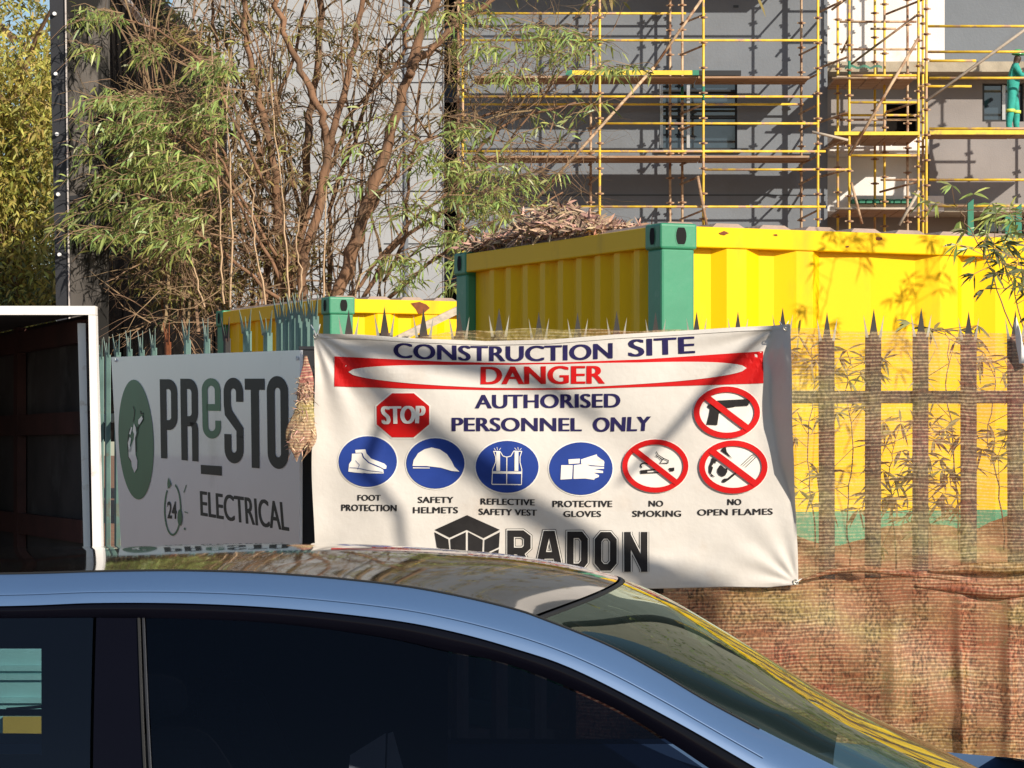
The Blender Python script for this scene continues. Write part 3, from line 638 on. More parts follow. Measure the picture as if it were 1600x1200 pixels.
pict('flame_symbol', [[S5(*p) for p in pl] for pl in (
    [(1000, 800), (1015, 775), (1035, 790), (1045, 800), (1062, 812), (1082, 808), (1080, 845), (1060, 880), (1035, 890), (1005, 875), (985, 845), (988, 815)],
    [(905, 790), (925, 745), (935, 705), (990, 740), (965, 745), (975, 765), (940, 752), (945, 770), (930, 790), (945, 800), (915, 805), (925, 860), (965, 895), (930, 885), (905, 845)],
    [(1055, 605), (1068, 608), (1075, 650), (1130, 720), (1105, 700), (1065, 645), (1050, 625), (1020, 640), (1030, 622)],
    [(1030, 930), (1045, 910), (1085, 905), (1130, 865), (1175, 850), (1140, 885), (1090, 925), (1060, 945), (1035, 945)])]
     + stroke([S5(*p) for p in [(1215, 780), (1320, 680), (1350, 685), (1355, 705), (1255, 800)]], .8) + stroke([S5(*p) for p in [(1232, 790), (1335, 695)]], .6), 'ink_black')
prohib(1145, 729.5, 53.5, 41.5, 9)
CAP = dict(m='ink_black', bold=.013)
def CT(s, x0, y0, x1, y1, dy=0):
    T(s, (x0, y0), (x1, y0+dy), (x1, y1+dy), (x0, y1), CAP['m'], CAP['bold'], sp=1.06)
CT('FOOT', 559, 773, 595.5, 782); CT('PROTECTION', 533.5, 788, 620.5, 798, .6); CT('SAFETY', 653, 776, 709, 785.6, 0); CT('HELMETS', 645.5, 792, 716, 801.8)
CT('REFLECTIVE', 751, 778.3, 835.5, 788, 1.6); CT('SAFETY VEST', 748, 794.3, 839, 804, 1.8); CT('PROTECTIVE', 863, 782, 956.5, 792); CT('GLOVES', 880, 798, 939, 807.3)
CT('NO', 1013, 782, 1036, 791.3); CT('SMOKING', 987.5, 797.7, 1064, 807.3, -.2); CT('NO', 1136, 779.5, 1158, 789); CT('OPEN FLAMES', 1089, 795.7, 1207, 805.5, -1.5)
def S1(x, y): return (480+x/2.79, 500+y/2.79)
pict('cube_logo', [[S1(*p) for p in pl] for pl in (
    [(556, 914), (697, 850), (840, 914), (770, 950), (697, 914), (622, 948)],
    [(555, 924), (616, 956), (622, 1012), (566, 990)], [(624, 956), (692, 924), (692, 1010), (628, 1014)],
    [(702, 924), (766, 958), (764, 1014), (702, 1010)], [(774, 958), (840, 924), (836, 990), (772, 1020)],
    [(566, 998), (622, 1020), (697, 1080), (690, 1100), (570, 1040)], [(836, 998), (772, 1026), (702, 1080), (706, 1100), (832, 1040)])], 'ink_black', 1)
# RADON in octagonal block capitals with an inline
def blockletters():
    glyph = {'R': ([[(0, 1), (0, 0), (.7, 0), (1, .12), (1, .42), (.75, .54), (0, .54)], [(.5, .54), (1, 1)]], .0),
             'A': ([[(0, 1), (.36, 0), (.64, 0), (1, 1)], [(.18, .66), (.82, .66)]], 0),
             'D': ([[(0, 0), (.72, 0), (1, .16), (1, .84), (.72, 1), (0, 1), (0, 0), (.1, 0)]], 0),
             'O': ([[(.28, 0), (.72, 0), (1, .16), (1, .84), (.72, 1), (.28, 1), (0, .84), (0, .16), (.28, 0), (.6, 0)]], 0),
             'N': ([[(0, 1.12), (0, -.12)], [(1, 1.12), (1, -.12)], [(0, -.02), (1, 1.02)]], 0)}
    spec = [('R', 798, 824), ('A', 843, 873), ('D', 891, 913), ('O', 934, 958), ('N', 980, 1006)]
    for ly, w, m in ((1, 15.5, 'ink_black'), (2, 13.6, 'ink_white'), (3, 10.4, 'ink_black')):
        polys = []
        for ch, xa, xb in spec:
            for pl in glyph[ch][0]:
                pts = [(xa+(xb-xa)*a, (833.5+(xa-798)*.018)+50*b_+(.02*(xa-798)*0)) for a, b_ in pl]
                if ch in 'RAN' and len(pl) != 4 or ch == 'R': pass
                polys += stroke(pts, w)
        lay('brand_lettering', bm_poly(polys), bsurf, ly, m, bn)
blockletters()
# cord ties
tie = MB()
for (x, y), (x2, y2) in (((494, 525), (486, 508)), ((1224, 514), (1232, 502)), ((1243, 909), (1256, 902)), ((494, 525), (500, 507)), ((1224, 514), (1218, 503))):
    tie.tube([bsurf(x, y, 4), at((x+x2)/2+1, (y+y2)/2, YB-.02), at(x2, y2, YF+.02)], .0022, 5)
tie.build('cord', 'plastic_white', bn)

# ------------------------------------------------------------ safety nets over the fence on the right
YN = 11.195
def net_fn(x0, x1, ytop, ybot, amp, Yb):
    def f(u, v):
        x = x0+(x1-x0)*u; y0 = ytop(x); y1 = ybot(x); y = y0+(y1-y0)*v
        p = at(x, y, Yb)
        p.y -= amp*(.5+.5*sin(x/31+sin(y/80)*1.2))*(.4+.6*v)+amp*.5*sin(y/27+sin(x/90)*2)+amp*(exp(-((x-1498-v*8)/9)**2)+.8*exp(-((x-1578+v*6)/10)**2)+.5*exp(-((x-1395)/12)**2))*min(1, v*3)
        return p
    return f
nu = MB(); nu.grid(net_fn(1180, 1900, lambda x: interp([x], [(1180, 512), (1250, 514), (1350, 517), (1450, 519), (1600, 523), (1900, 530)])[0]+1.5*sin(x/23), lambda x: 905+6*sin(x/50), .012, YN), 120, 80)
o = nu.build('safety_net', 'net_upper', smooth=True, fix=False)
tag(o, 'thin see-through yellowish safety net stretched over the fence right of the banner', 'safety net')
nl = MB(); nl.grid(net_fn(900, 1900, lambda x: interp([x], [(900, 925), (1040, 925), (1240, 897), (1330, 912), (1440, 888), (1600, 884), (1900, 880)])[0]+4*sin(x/37), lambda x: 1345, .032, YN-.035), 420, 120)
o = nl.build('safety_net', 'net_lower', smooth=True, fix=False)
tag(o, 'dense brown safety net hanging low along the foot of the fence', 'safety net')
nt = MB(); nt.grid(net_fn(640, 1200, lambda x: interp([x], [(640, 528), (700, 519), (800, 514), (900, 514), (1000, 517), (1200, 511)])[0]+1.2*sin(x/17), lambda x: 900, .004, YF-.035), 100, 30)
o = nt.build('safety_net', 'net_upper', smooth=True, fix=False)
tag(o, 'strip of yellowish safety net showing just above the top edge of the banner', 'safety net')
# rolled folds where the two nets overlap
for k, (pts, rr, lab) in enumerate(((((1252, 907), (1300, 893), (1345, 889), (1420, 897), (1500, 906)), .012, 'thin yellow roll of net lying from the banner corner towards the right'),
                                    (((1450, 893), (1520, 888), (1600, 887), (1720, 882)), .02, 'upper yellow fold of net at the right edge above the dark gap'),
                                    (((1430, 915), (1500, 919), (1560, 925), (1620, 921), (1720, 922)), .024, 'lower yellow fold of net at the right edge below the dark gap'))):
    mbf = MB(); c = smooth_curve(pts, 8); P_ = [at(p[0], p[1], YN-.06) for p in c]
    mbf.tube(P_, [rr*(.25+.9*sin(pi*(i+.6)/(len(P_)+.6))) for i in range(len(P_))], 8)
    me = mbf.mesh('net_fold')
    tag(link('net_fold', me, 'net_lower', smooth=True), lab, 'net fold', 'rolled folds of net')
# white plastic scrap at right on the net
pb_ = MB()
def scrap(u, v):
    x = 1584+12*u*(.4+v)+8*v; y = 506+62*v-18*(1-v)*sin(u*pi)*.6
    p = at(x, y, YN-.03); p.y -= .03*sin(u*pi)+.008*sin(v*9+u*7); return p
pb_.grid(scrap, 14, 14); tag(pb_.build('plastic_scrap', 'plastic_white', smooth=True, fix=False), 'scrap of white plastic snagged on the fence top at the right edge', 'plastic scrap')

# ------------------------------------------------------------ electrical sign on the receding fence
A0 = at(175, 558, 13.55); A1 = at(470, 547, 11.25)
sd = Vector((A1.x-A0.x, A1.y-A0.y, 0)); sdn = sd.normalized(); sn = Vector((sdn.y, -sdn.x, 0))   # faces the road
if sn.dot(Vector((0, -1, 0))) < 0: sn = -sn
def ssurf(x, y, layer=0):
    k = (x-800)/F; d = Vector((k, 1, (HZ-y)/F)); t = (Vector((A0.x, A0.y, 0)).dot(sn))/(k*sn.x+sn.y)
    return Vector((0, 0, H))+d*t+sn*(layer*.0018)
sg = empty('electrical_sign', 'white company sign board reading PRESTO ELECTRICAL with green disc, hung on receding fence', 'sign')
front = [ssurf(*p, 2) for p in ((175, 558), (470, 547), (469, 925), (193, 905))]
sb_ = MB(); bk = [p-sn*.012 for p in front]; sb_.hexa([bk[3], bk[2], front[2], front[3], bk[0], bk[1], front[1], front[0]]); sb_.build('board', 'sign_white', sg)
def C5(x, y): return (x/2.4, 400+y/2.4)
def ST(s, tl, tr, br, bl, m, bold, name='lettering'): return lay(name, warp(bm_text(s, bold), quadmap(tl, tr, br, bl)), ssurf, 3, m, sg, 0)
# heavy condensed letters as strokes in a local box
def heavy(ch, tl, tr, br, bl, m, w=.34):
    qm = quadmap(tl, tr, br, bl); a = w/2; h = w*.36
    G = {'P': [[(a, 0), (a, 1)], [(a, 1-h/2), (.7, 1-h/2)], [(a, .38+h/2), (.7, .38+h/2)], ('bowl', 1-a, .38, 1, .3)],
         'R': [[(a, 0), (a, 1)], [(a, 1-h/2), (.7, 1-h/2)], [(a, .44+h/2), (.7, .44+h/2)], ('bowl', 1-a, .44, 1, .3), [(1-a, 0), (1-a, .40)], [(1-a, .4), (.75, .5)]],
         }
    polys = []
    def box(x0, y0, x1, y1): polys.append([(x0, y0), (x1, y0), (x1, y1), (x0, y1)])
    def bend(cx, cy, rx, ry, t0, t1, iw, ih, n=8):
        for i in range(n):
            t, u = t0+(t1-t0)*i/n, t0+(t1-t0)*(i+1)/n
            polys.append([(cx+rx*cos(t), cy+ry*sin(t)), (cx+rx*cos(u), cy+ry*sin(u)), (cx+(rx-iw)*cos(u), cy+(ry-ih)*sin(u)), (cx+(rx-iw)*cos(t), cy+(ry-ih)*sin(t))])
    hv = .125; R = .5; ry = .17
    if ch in 'PR':
        lo = .36 if ch == 'P' else .42
        box(0, 0, w, 1); box(w, 1-hv, .5, 1); box(w, lo, .5, lo+hv)
        bend(.5, 1-ry, .5, ry, pi/2, 0, w, hv); box(1-w, lo+ry, 1, 1-ry); bend(.5, lo+ry, .5, ry, 0, -pi/2, w, hv)
        if ch == 'R': box(1-w, 0, 1, lo-.02); polys.append([(1-w, lo-.02), (1, lo-.02), (.92, lo+.05), (.5, lo+.05)])
    elif ch == 'O':
        box(0, ry, w, 1-ry); box(1-w, ry, 1, 1-ry)
        bend(.5, 1-ry, .5, ry, 0, pi, w, hv, 14); bend(.5, ry, .5, ry, pi, 2*pi, w, hv, 14)
    elif ch == 'T':
        box(0, 1-hv, 1, 1); box(.5-w/2-.02, 0, .5+w/2+.02, 1-hv)
    elif ch == 'S':
        bend(.5, 1-ry, .5, ry, 0, pi, w, hv, 14); box(1-w, .72, 1, 1-ry); box(0, .68, w, 1-ry)
        polys.append([(0, .68), (w, .68), (w*1.15, .62), (1, .42), (1, .30), (1-w, .32), (1-w, .38), (.05, .56)])
        box(1-w, ry, 1, .32); box(0, ry, w, .34); bend(.5, ry, .5, ry, pi, 2*pi, w, hv, 14)
    elif ch == 'e':
        ry2 = .2
        bend(.5, 1-ry2, .5, ry2, 0, pi, w, hv, 14); box(0, ry2, w, 1-ry2); box(1-w, .46, 1, 1-ry2); box(w*.8, .46, 1-w, .46+hv*.9)
        bend(.5, ry2, .5, ry2, pi, 2*pi, w, hv, 14); box(1-w, ry2, 1, .3)
    bm = bm_poly(polys); warp(bm, qm); return lay('letter', bm, ssurf, 3, m, sg, 0)
def hl(ch, x0, x1, yt0, yt1, yb0, yb1, m='ink_dark', w=.36):
    a, b_, c, d = C5(x0, yt0), C5(x1, yt1), C5(x1+3, yb1), C5(x0+5, yb0); heavy(ch, a, b_, c, d, m, w)
hl('P', 603, 668, 462, 462, 758, 762); hl('R', 680, 745, 460, 461, 765, 771); hl('e', 760, 830, 458, 458, 684, 686, 'ink_green', .3)
hl('S', 842, 915, 456, 457, 776, 780); hl('T', 922, 996, 460, 460, 792, 798); hl('O', 1004, 1084, 449, 451, 795, 802)
lay('underscore', bm_poly([[C5(*p) for p in ((757, 783), (835, 788), (836, 824), (758, 817))]]), ssurf, 3, 'ink_dark', sg, 0)
for ch_, x0, x1 in ():
    pass
T('ELECTRICAL', C5(752, 880), C5(1080, 924), C5(1089, 1033), C5(755, 974), 'ink_dark', par=sg, surf=ssurf, layer=2, fat=.9, step=200)
def S3(x, y): return (170+x/4.2867, 580+y/4.2867)
lay('green_disc', bm_poly([[S3(x, y) for x, y in ell(190, 458, 117, 402, 48, -.045)]]), ssurf, 3, 'ink_green', sg, 0)
lay('hand_symbol', bm_poly([[S3(*p) for p in pl] for pl in (
    [(140, 545), (160, 540), (178, 455), (180, 420), (170, 400), (178, 350), (190, 375), (195, 415), (186, 450), (188, 520), (190, 560), (202, 600), (200, 650), (182, 680), (166, 640), (160, 600), (142, 570)],
    [(146, 420), (160, 372), (168, 378), (156, 425)], [(138, 480), (150, 440), (160, 450), (152, 495), (158, 525), (145, 545)], [(208, 325), (230, 300), (238, 318), (215, 362), (207, 350)])]), ssurf, 4, 'sign_white', sg, 0)
[lay('hand_outline', bm_poly(stroke([S3(*p) for p in pts], w_)), ssurf, 4, 'ink_dark', sg, 0) for pts, w_ in (([(172, 235), (182, 262), (180, 300), (172, 340)], .9), ([(222, 265), (225, 285), (238, 280), (240, 325), (212, 365), (200, 400)], 1.2), ([(150, 385), (140, 440), (136, 500), (142, 575), (162, 610)], 1.1), ([(198, 370), (205, 410), (192, 455), (194, 540)], 1.0))]
rg = []
for i in range(40):
    t = radians(-60+300*i/40); u = radians(-60+300*(i+1)/40)
    f_ = lambda t, k: S3(435+(58-k*9)*sin(t+pi*.25*0+radians(60+18)), 925-(178-k*14)*cos(t+radians(60+18)))
    rg.append([f_(t, 0), f_(u, 0), f_(u, 1), f_(t, 1)])
lay('clock_ring', bm_poly(rg), ssurf, 3, 'ink_green', sg, 0)
lay('arrow_head', bm_poly([[S3(*p) for p in ((408, 710), (428, 760), (405, 790), (402, 750))]]), ssurf, 4, 'ink_green', sg, 0); lay('plug_symbol', bm_poly([[S3(*p) for p in ell(485, 980, 15, 55, 16)]]), ssurf, 4, 'ink_green', sg, 0)
lay('tick_mark', bm_poly([[S3(*p) for p in pl] for pl in ([(525, 760), (529, 764), (512, 815), (508, 810)], [(515, 938), (538, 948), (538, 953), (515, 945)], ell(516, 1056, 6, 9, 10))]), ssurf, 3, 'ink_green', sg, 0)
ST('24', S3(398, 872), S3(460, 872), S3(462, 990), S3(400, 985), 'ink_dark', .02, 'numeral')
for (x, y) in ((467, 560), (183, 563)):
    sc_ = MB(); p = ssurf(x, y, 3); sc_.tube([p, p+sn*.006], .008, 8); sc_.build('screw', 'bolt', sg)

# mesh sack hanging between sign and banner
sk = MB()
def sack(u, v):
    y = 556+166*v*(.9+.1*sin(3*2*pi*u+1)*v); cx = interp([y], [(556, 478), (600, 479), (650, 474), (700, 468), (722, 466)])[0]
    w_ = interp([y], [(556, 2), (580, 7), (620, 12), (660, 17), (690, 20), (705, 17), (722, 6)])[0]
    a = 2*pi*u; p = at(cx+w_*cos(a)*(1+.2*sin(5*a+y/9)+.16*sin(y/13)), y, 11.06); p.y += w_/F*11*.4*sin(a)*(1+.1*sin(7*a+y/7)); return p
sk.grid(sack, 32, 44); so_ = sk.build('mesh_sack', 'net_sack', smooth=True, fix=False)
tag(so_, 'pink and straw coloured mesh sack hanging between the two signs', 'mesh sack')
ls = Leaves()
for i in range(500):
    v = random.random(); y = 590+115*v; cx = interp([y], [(556, 478), (650, 474), (722, 466)])[0]; w_ = interp([y], [(580, 6), (690, 17), (722, 6)])[0]
    p = at(cx+random.uniform(-1, 1)*w_, y, 11.06+random.uniform(-.02, .02)); ls.add(p, (random.gauss(0, 1), random.gauss(0, 1), random.gauss(0, 1)), random.uniform(.02, .04), .004)
tag(ls.build('dry_grass', 'leaf_dry', so_), kind='stuff')

# ------------------------------------------------------------ open white-rimmed steel box on the left
ub = empty('steel_kiosk', 'open white edged steel kiosk box with dark red framed inside, at left', 'kiosk')
YK = 9.0; XR = at(159, 0, YK).x; XL = XR-2.4; ZT = at(0, 478, YK).z; ZB = .75; DP = 1.5
LD = Vector((-1.0, 2.8, 0))    # depth direction
def kb_(o, a, b_, c, nm, m): q_ = MB(); q_.box(o, a, b_, c); return q_.build(nm, m, ub)
fw = .052
tl_ = at(0, 478, YK).z
e = MB(); e.hexa([Vector((XL, YK, ZT-.027)), Vector((XR-.02, YK, ZT-.027)), Vector((XR-.02, YK+.05, ZT-.027)), Vector((XL, YK+.05, ZT-.027)), Vector((XL, YK, ZT)), Vector((XR-.02, YK, ZT)), Vector((XR-.02, YK+.05, ZT)), Vector((XL, YK+.05, ZT))]); e.build('top_edge', 'white_paint', ub)
e = MB(); a = at(138, 486, YK); b_ = at(149, 486, YK); c = at(159, 872, YK); d = at(145, 872, YK)
zb = ZB
def ext(p, q_, z): t = (z-p.z)/(q_.z-p.z); return p+(q_-p)*t
a2, b2 = ext(a, d, ZT-.028), ext(b_, c, ZT-.0285); d2, c2_ = ext(a, d, zb), ext(b_, c, zb)
off = Vector((0, .05, 0)); e.hexa([d2, c2_, c2_+off, d2+off, a2, b2, b2+off, a2+off]); e.build('side_edge', 'white_paint', ub)
a = at(121, 505, YK+.06); b_ = at(133.5, 505, YK+.06); c = at(141.5, 870, YK+.06); d = at(131, 870, YK+.06)
e = MB(); d2, c2_ = ext(a, d, zb), ext(b_, c, zb); off = Vector((0, .02, 0)); e.hexa([d2, c2_, c2_+off, d2+off, a, b_, b_+off, a+off]); e.build('door_edge', 'white_paint', ub)
a = at(137, 486, YK); d = at(145, 870, YK); xr_ = XR-.02
ox, dx_ = XR-.03, LD
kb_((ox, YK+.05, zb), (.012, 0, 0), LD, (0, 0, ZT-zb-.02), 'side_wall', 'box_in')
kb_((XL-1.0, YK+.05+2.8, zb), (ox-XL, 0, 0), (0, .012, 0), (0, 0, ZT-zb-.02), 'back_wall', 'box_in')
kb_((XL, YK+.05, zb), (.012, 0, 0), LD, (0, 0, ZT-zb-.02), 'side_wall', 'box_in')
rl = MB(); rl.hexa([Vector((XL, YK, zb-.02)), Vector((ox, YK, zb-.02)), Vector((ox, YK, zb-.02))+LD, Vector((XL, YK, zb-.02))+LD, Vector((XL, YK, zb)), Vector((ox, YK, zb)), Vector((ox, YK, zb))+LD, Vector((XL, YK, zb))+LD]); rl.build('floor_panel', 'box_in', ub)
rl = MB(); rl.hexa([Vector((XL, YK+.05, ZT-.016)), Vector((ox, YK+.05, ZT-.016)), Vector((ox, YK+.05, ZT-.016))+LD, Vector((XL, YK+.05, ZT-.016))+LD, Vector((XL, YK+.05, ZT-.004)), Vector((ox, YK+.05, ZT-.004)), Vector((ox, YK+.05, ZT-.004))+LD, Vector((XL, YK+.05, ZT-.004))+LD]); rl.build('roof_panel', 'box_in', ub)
for t_ in (.38, .97):
    p = Vector((ox-.035, YK+.05, zb))+LD*t_; kb_(p, LD.normalized()*.075, (.03, 0, 0), (0, 0, ZT-zb-.02), 'frame_post', 'red_frame')
for z in (at(0, 515, YK).z, at(0, 660, YK).z, at(0, 832, YK).z): kb_((ox-.045, YK+.08, z-.035), LD*.96, (.03, 0, 0), (0, 0, .07), 'frame_rail', 'red_frame')
for (x, y) in ((XL+.03, YK+.05), (ox-.05, YK+.05), (XL-.9, YK+2.7), (ox-1.0, YK+2.7)): kb_((x, y, .11), (.05, 0, 0), (0, .05, 0), (0, 0, zb-.13), 'leg', 'steel_dark')

# ------------------------------------------------------------ tall bolted hoarding on the left
wd = empty('weathered_tower', 'tall weathered dark panel structure with bolted black steel post, at upper left', 'structure frame')
YT = 24.0
def T0(x, y, Y=YT): return at(x, y, Y)
def slabq(pts, th, nm, m, par=wd):
    q_ = MB(); f_ = [Vector(p) for p in pts]; bk_ = [p+Vector((0, th, 0)) for p in f_]; q_.hexa([f_[0], f_[1], bk_[1], bk_[0], f_[3], f_[2], bk_[2], bk_[3]]); return q_.build(nm, m, par)
slabq([T0(92, 690), T0(112, 690), T0(102, -60), T0(76, -60)], .3, 'steel_post', 'steel_dark')
slabq([T0(109.5, 690, YT-.02), T0(112, 690, YT-.02), T0(102.5, -60, YT-.02), T0(100.5, -60, YT-.02)], .02, 'post_lip', 'galv')
for y in range(-33, 500, 94): 
    p = T0(86.5+y*.02, y+55, YT-.01); b_ = MB(); b_.tube([p, p+Vector((0, -.03, 0))], .016, 8); b_.build('bolt', 'bolt', wd)
slabq([T0(113, 690, YT+.06), T0(166, 690, YT+.35), T0(169, -60, YT+.35), T0(103, -60, YT+.06)], .12, 'facing_panel', 'panel_old')
slabq([T0(108, 306, YT+.03), T0(160, 302, YT+.3), T0(160, 308, YT+.3), T0(108, 313, YT+.03)], .02, 'panel_joint', 'steel_dark')
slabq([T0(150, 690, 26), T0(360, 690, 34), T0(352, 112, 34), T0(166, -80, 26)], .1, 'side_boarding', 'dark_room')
# separate boards on the receding side
bx = [(184, 216), (222, 243), (249, 268), (273, 290), (295, 309), (313, 325), (329, 340)]
for i, (xa, xb) in enumerate(bx):
    def yy(x): return interp([x], [(166, -22), (200, 12), (250, 45), (352, 124)])[0]
    def dep(x): return interp([x], [(150, 26), (360, 34)])[0]-.08
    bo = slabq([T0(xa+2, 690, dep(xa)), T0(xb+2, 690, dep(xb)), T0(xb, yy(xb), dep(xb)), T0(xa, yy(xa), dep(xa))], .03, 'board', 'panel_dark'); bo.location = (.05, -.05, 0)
cp = MB(); cp.tube([T0(160, -40, 25.8), T0(215, 30, 27.8), T0(232, 47, 28.6)], .06, 6); cp.build('edge_flashing', 'galv', wd)
slabq([T0(150, -60, 25.8), T0(352, 116, 33.9), T0(352, 104, 33.9), T0(166, -100, 25.8)], .15, 'top_beam', 'steel_dark')

# ------------------------------------------------------------ buildings
YW = 60.0
def rect(x0, y0, x1, y1, Y, th, nm, m, par):
    q_ = MB(); a = at(x0, y1, Y); b_ = at(x1, y0, Y); q_.box((a.x, Y, a.z), (b_.x-a.x, 0, 0), (0, th, 0), (0, 0, b_.z-a.z)); return q_.build(nm, m, par)
gb = empty('grey_building', 'dark grey rendered multi-storey building under construction behind the yellow scaffold', 'building')
WL, WR, WT, WBm = 716, 1290, -1500, 790
# wall around the window opening (1030..1152, 118..234)
for (x0, y0, x1, y1) in ((WL, WT, 1030, WBm), (1152, WT, WR, WBm), (1030, WT, 1152, -120), (1030, -10, 1152, 118), (1030, 234, 1152, WBm), (1030,-120,1152,-10)):
    rect(x0, y0, x1, y1, YW, .6, 'wall', 'wall_dark', gb)
rect(1022, 110, 1158, 118, YW-.12, .5, 'lintel', 'window_frame', gb)
def window(x0, y0, x1, y1, Y, mull, par, trans=()):
    r_ = rect(x0, y0, x1, y1, Y+.24, .02, 'window', 'glass_far', par)
    for (a, b_, c, d) in ((x0, y0, x0+3, y1), (x1-3, y0, x1, y1), (x0+3, y0, x1-3, y0+3), (x0+3, y1-3, x1-3, y1)): rect(a, b_, c, d, Y+.17, .06, 'frame', 'window_frame', r_)
    for m_ in mull: rect(m_, y0+3, m_+5, y1-3, Y+.15, .06, 'mullion', 'alu', r_)
    for t_ in trans: rect(x0+3, t_, x1-3, t_+3, Y+.16, .04, 'bar', 'window_frame', r_)
    return r_
window(1030, 118, 1152, 234, YW, (1031, 1073), gb, (140, 165, 182, 192))
rect(1024, 234, 1158, 238, YW-.08, .3, 'sill', 'alu', gb)
rect(WL, 304, WR, 305.6, YW-.012, .02, 'movement_joint', 'window_frame', gb)
rect(1146, 8, 1154, 12, YW-.01, .02, 'vent', 'window_frame', gb)
rect(WR, WT, WR+3, WBm, YW+.02, 3.0, 'return_wall', 'wall_dark', gb)
lb = empty('pale_building', 'pale grey rendered building wall behind the many-stemmed tree', 'building')
rect(272, -1500, 692, 790, YW-1.0, 1.2, 'wall', 'wall_light', lb)
for y in (60, 128, 212, 298, 380): rect(600, y, 691, y+1.6, YW-1.012, .014, 'panel_joint', 'steel_dark', lb)
rect(632, -200, 638, 790, YW-1.06, .06, 'pipe_shadow', 'wall_dark', lb)  # dark strip stands for a vertical pipe's shadow on the wall
rc = rect(692, -1500, 717, 790, YW+1.2, .4, 'recess_wall', 'dark_room', gb)
for y in (40, 130, 210, 300, 380, 420): rect(694, y, 716, y+30, YW+1.1, .05, 'louvre', 'wall_dark', gb)
rb = empty('cream_building', 'cream and taupe walled building wing with slabs behind the right scaffold', 'building')
rect(1292, -1500, 1476, 104, YW+1.0, .5, 'upper_wall', 'wall_cream', rb)
rect(1476, -1500, 1760, 100, YW+3.2, .5, 'recessed_wall', 'wall_dark', rb)
rect(1290, 96, 1760, 112, YW+.7, 4.0, 'floor_slab', 'slab', rb)
rect(1292, 112, 1385, 215, YW+1.5, .4, 'lower_wall', 'wall_taupe', rb); rect(1435, 112, 1535, 215, YW+1.5, .4, 'lower_wall', 'wall_taupe', rb); rect(1385, 112, 1435, 160, YW+1.5, .4, 'lower_wall', 'wall_taupe', rb)
rect(1385, 160, 1435, 215, YW+2.0, .3, 'doorway', 'dark_room', rb)
window(1535, 130, 1600, 190, YW+1.5, (1566,), rb); rect(1535, 190, 1600, 215, YW+1.5, .4, 'lower_wall', 'wall_taupe', rb); rect(1600, 112, 1760, 215, YW+1.5, .4, 'lower_wall', 'wall_taupe', rb)
rect(1535, 112, 1600, 130, YW+1.5, .4, 'lower_wall', 'wall_taupe', rb)
rect(1290, 214, 1452, 240, YW+.6, 1.2, 'parapet', 'wall_cream', rb); rect(1452, 214, 1760, 318, YW+.9, .5, 'parapet', 'wall_taupe', rb); rect(1290, 240, 1452, 306, YW+1.3, .4, 'lower_wall', 'wall_cream', rb)
rect(1290, 306, 1475, 330, YW+.7, 2, 'canopy_slab', 'wall_cream', rb); rect(1290, 330, 1760, 790, YW+2.2, .4, 'ground_wall', 'wall_taupe', rb)
rect(1475, 318, 1760, 331, YW+.7, 1.5, 'floor_slab', 'slab', rb); window(1535, 332, 1600, 372, YW+1.9, (1560,), rb)
for k_ in range(9): rect(1332+k_*11, 311, 1341+k_*11, 317, YW+.4, .3, 'roof_tile', 'tube_green', rb)

# ------------------------------------------------------------ scaffolding
def tubeobj(p, q_, r, m, nm, par, n=8):
    t = MB(); t.tube([p, q_], r, n); return t.build(nm, m, par, smooth=True)
def standard(x, y0, y1, Y, par, m='tube_yellow', r=.026):
    s_ = tubeobj(at(x, y1, Y), at(x, y0, Y), r, m, 'standard', par)
    zz = H+(HZ-y1)/F*Y+.3*random.random(); zt_ = H+(HZ-y0)/F*Y
    X = at(x, 0, Y).x
    while zz < zt_:
        if zz > 5.2:
            c = bpy.data.objects.new('coupler', CPL); COL.objects.link(c); c.parent = s_; c.location = (X, Y, zz)
        zz += .5
    return s_
cb = MB(); cb.tube([(0, 0, -.02), (0, 0, .02)], .052, 8); cb.box((-.085, -.012, -.014), (.17, 0, 0), (0, .024, 0), (0, 0, .028)); cb.box((-.012, -.08, -.014), (.024, 0, 0), (0, .16, 0), (0, 0, .028))
CPL = cb.mesh('coupler'); CPL.materials.append(M['tube_rust'])
YO, YI = 58.5, 59.65
def ledger(x0, x1, y, Y, par, m='tube_yellow', r=.024, y2=None, nm='ledger'):
    return tubeobj(at(x0, y, Y), at(x1, y if y2 is None else y2, Y), r, m, nm, par)
def plankrow(x0, x1, y, par, rows=4, YA=YO, YBk=YI, seam=None):
    cuts = [x0]+(seam or [])+[x1]
    for a, b_ in zip(cuts, cuts[1:]):
        for k_ in range(rows):
            Y = YA+.04+(YBk-YA-.1)*k_/rows; w_ = (YBk-YA-.1)/rows-.015
            p = at(a+1, y, YA); z = p.z+random.uniform(-.008, .008); q_ = MB(); q_.box((p.x, Y, z-.045), (at(b_-1, 0, YA).x-p.x, 0, 0), (0, w_, 0), (0, 0, .04)); q_.build('plank', 'plank', par)
sf = empty('scaffold', 'yellow tube scaffold with plank decks standing against the dark grey wall', 'scaffolding', loc=(at(1000, 0, YO).x, YO, 0))
sf.location = (0, 0, 0)
YFt = 745
for x, Y, y0 in ((723, YO, -260), (716, YI, -260), (923, YI, -260), (937, YO, -260), (1047, YI, -260), (1066, YI, -260), (1099, YO, -260), (1252, YI, -260), (1278, YO, -260)):
    s_ = standard(x, y0, YFt, Y, sf, 'tube_rust' if Y == YI else 'tube_yellow')
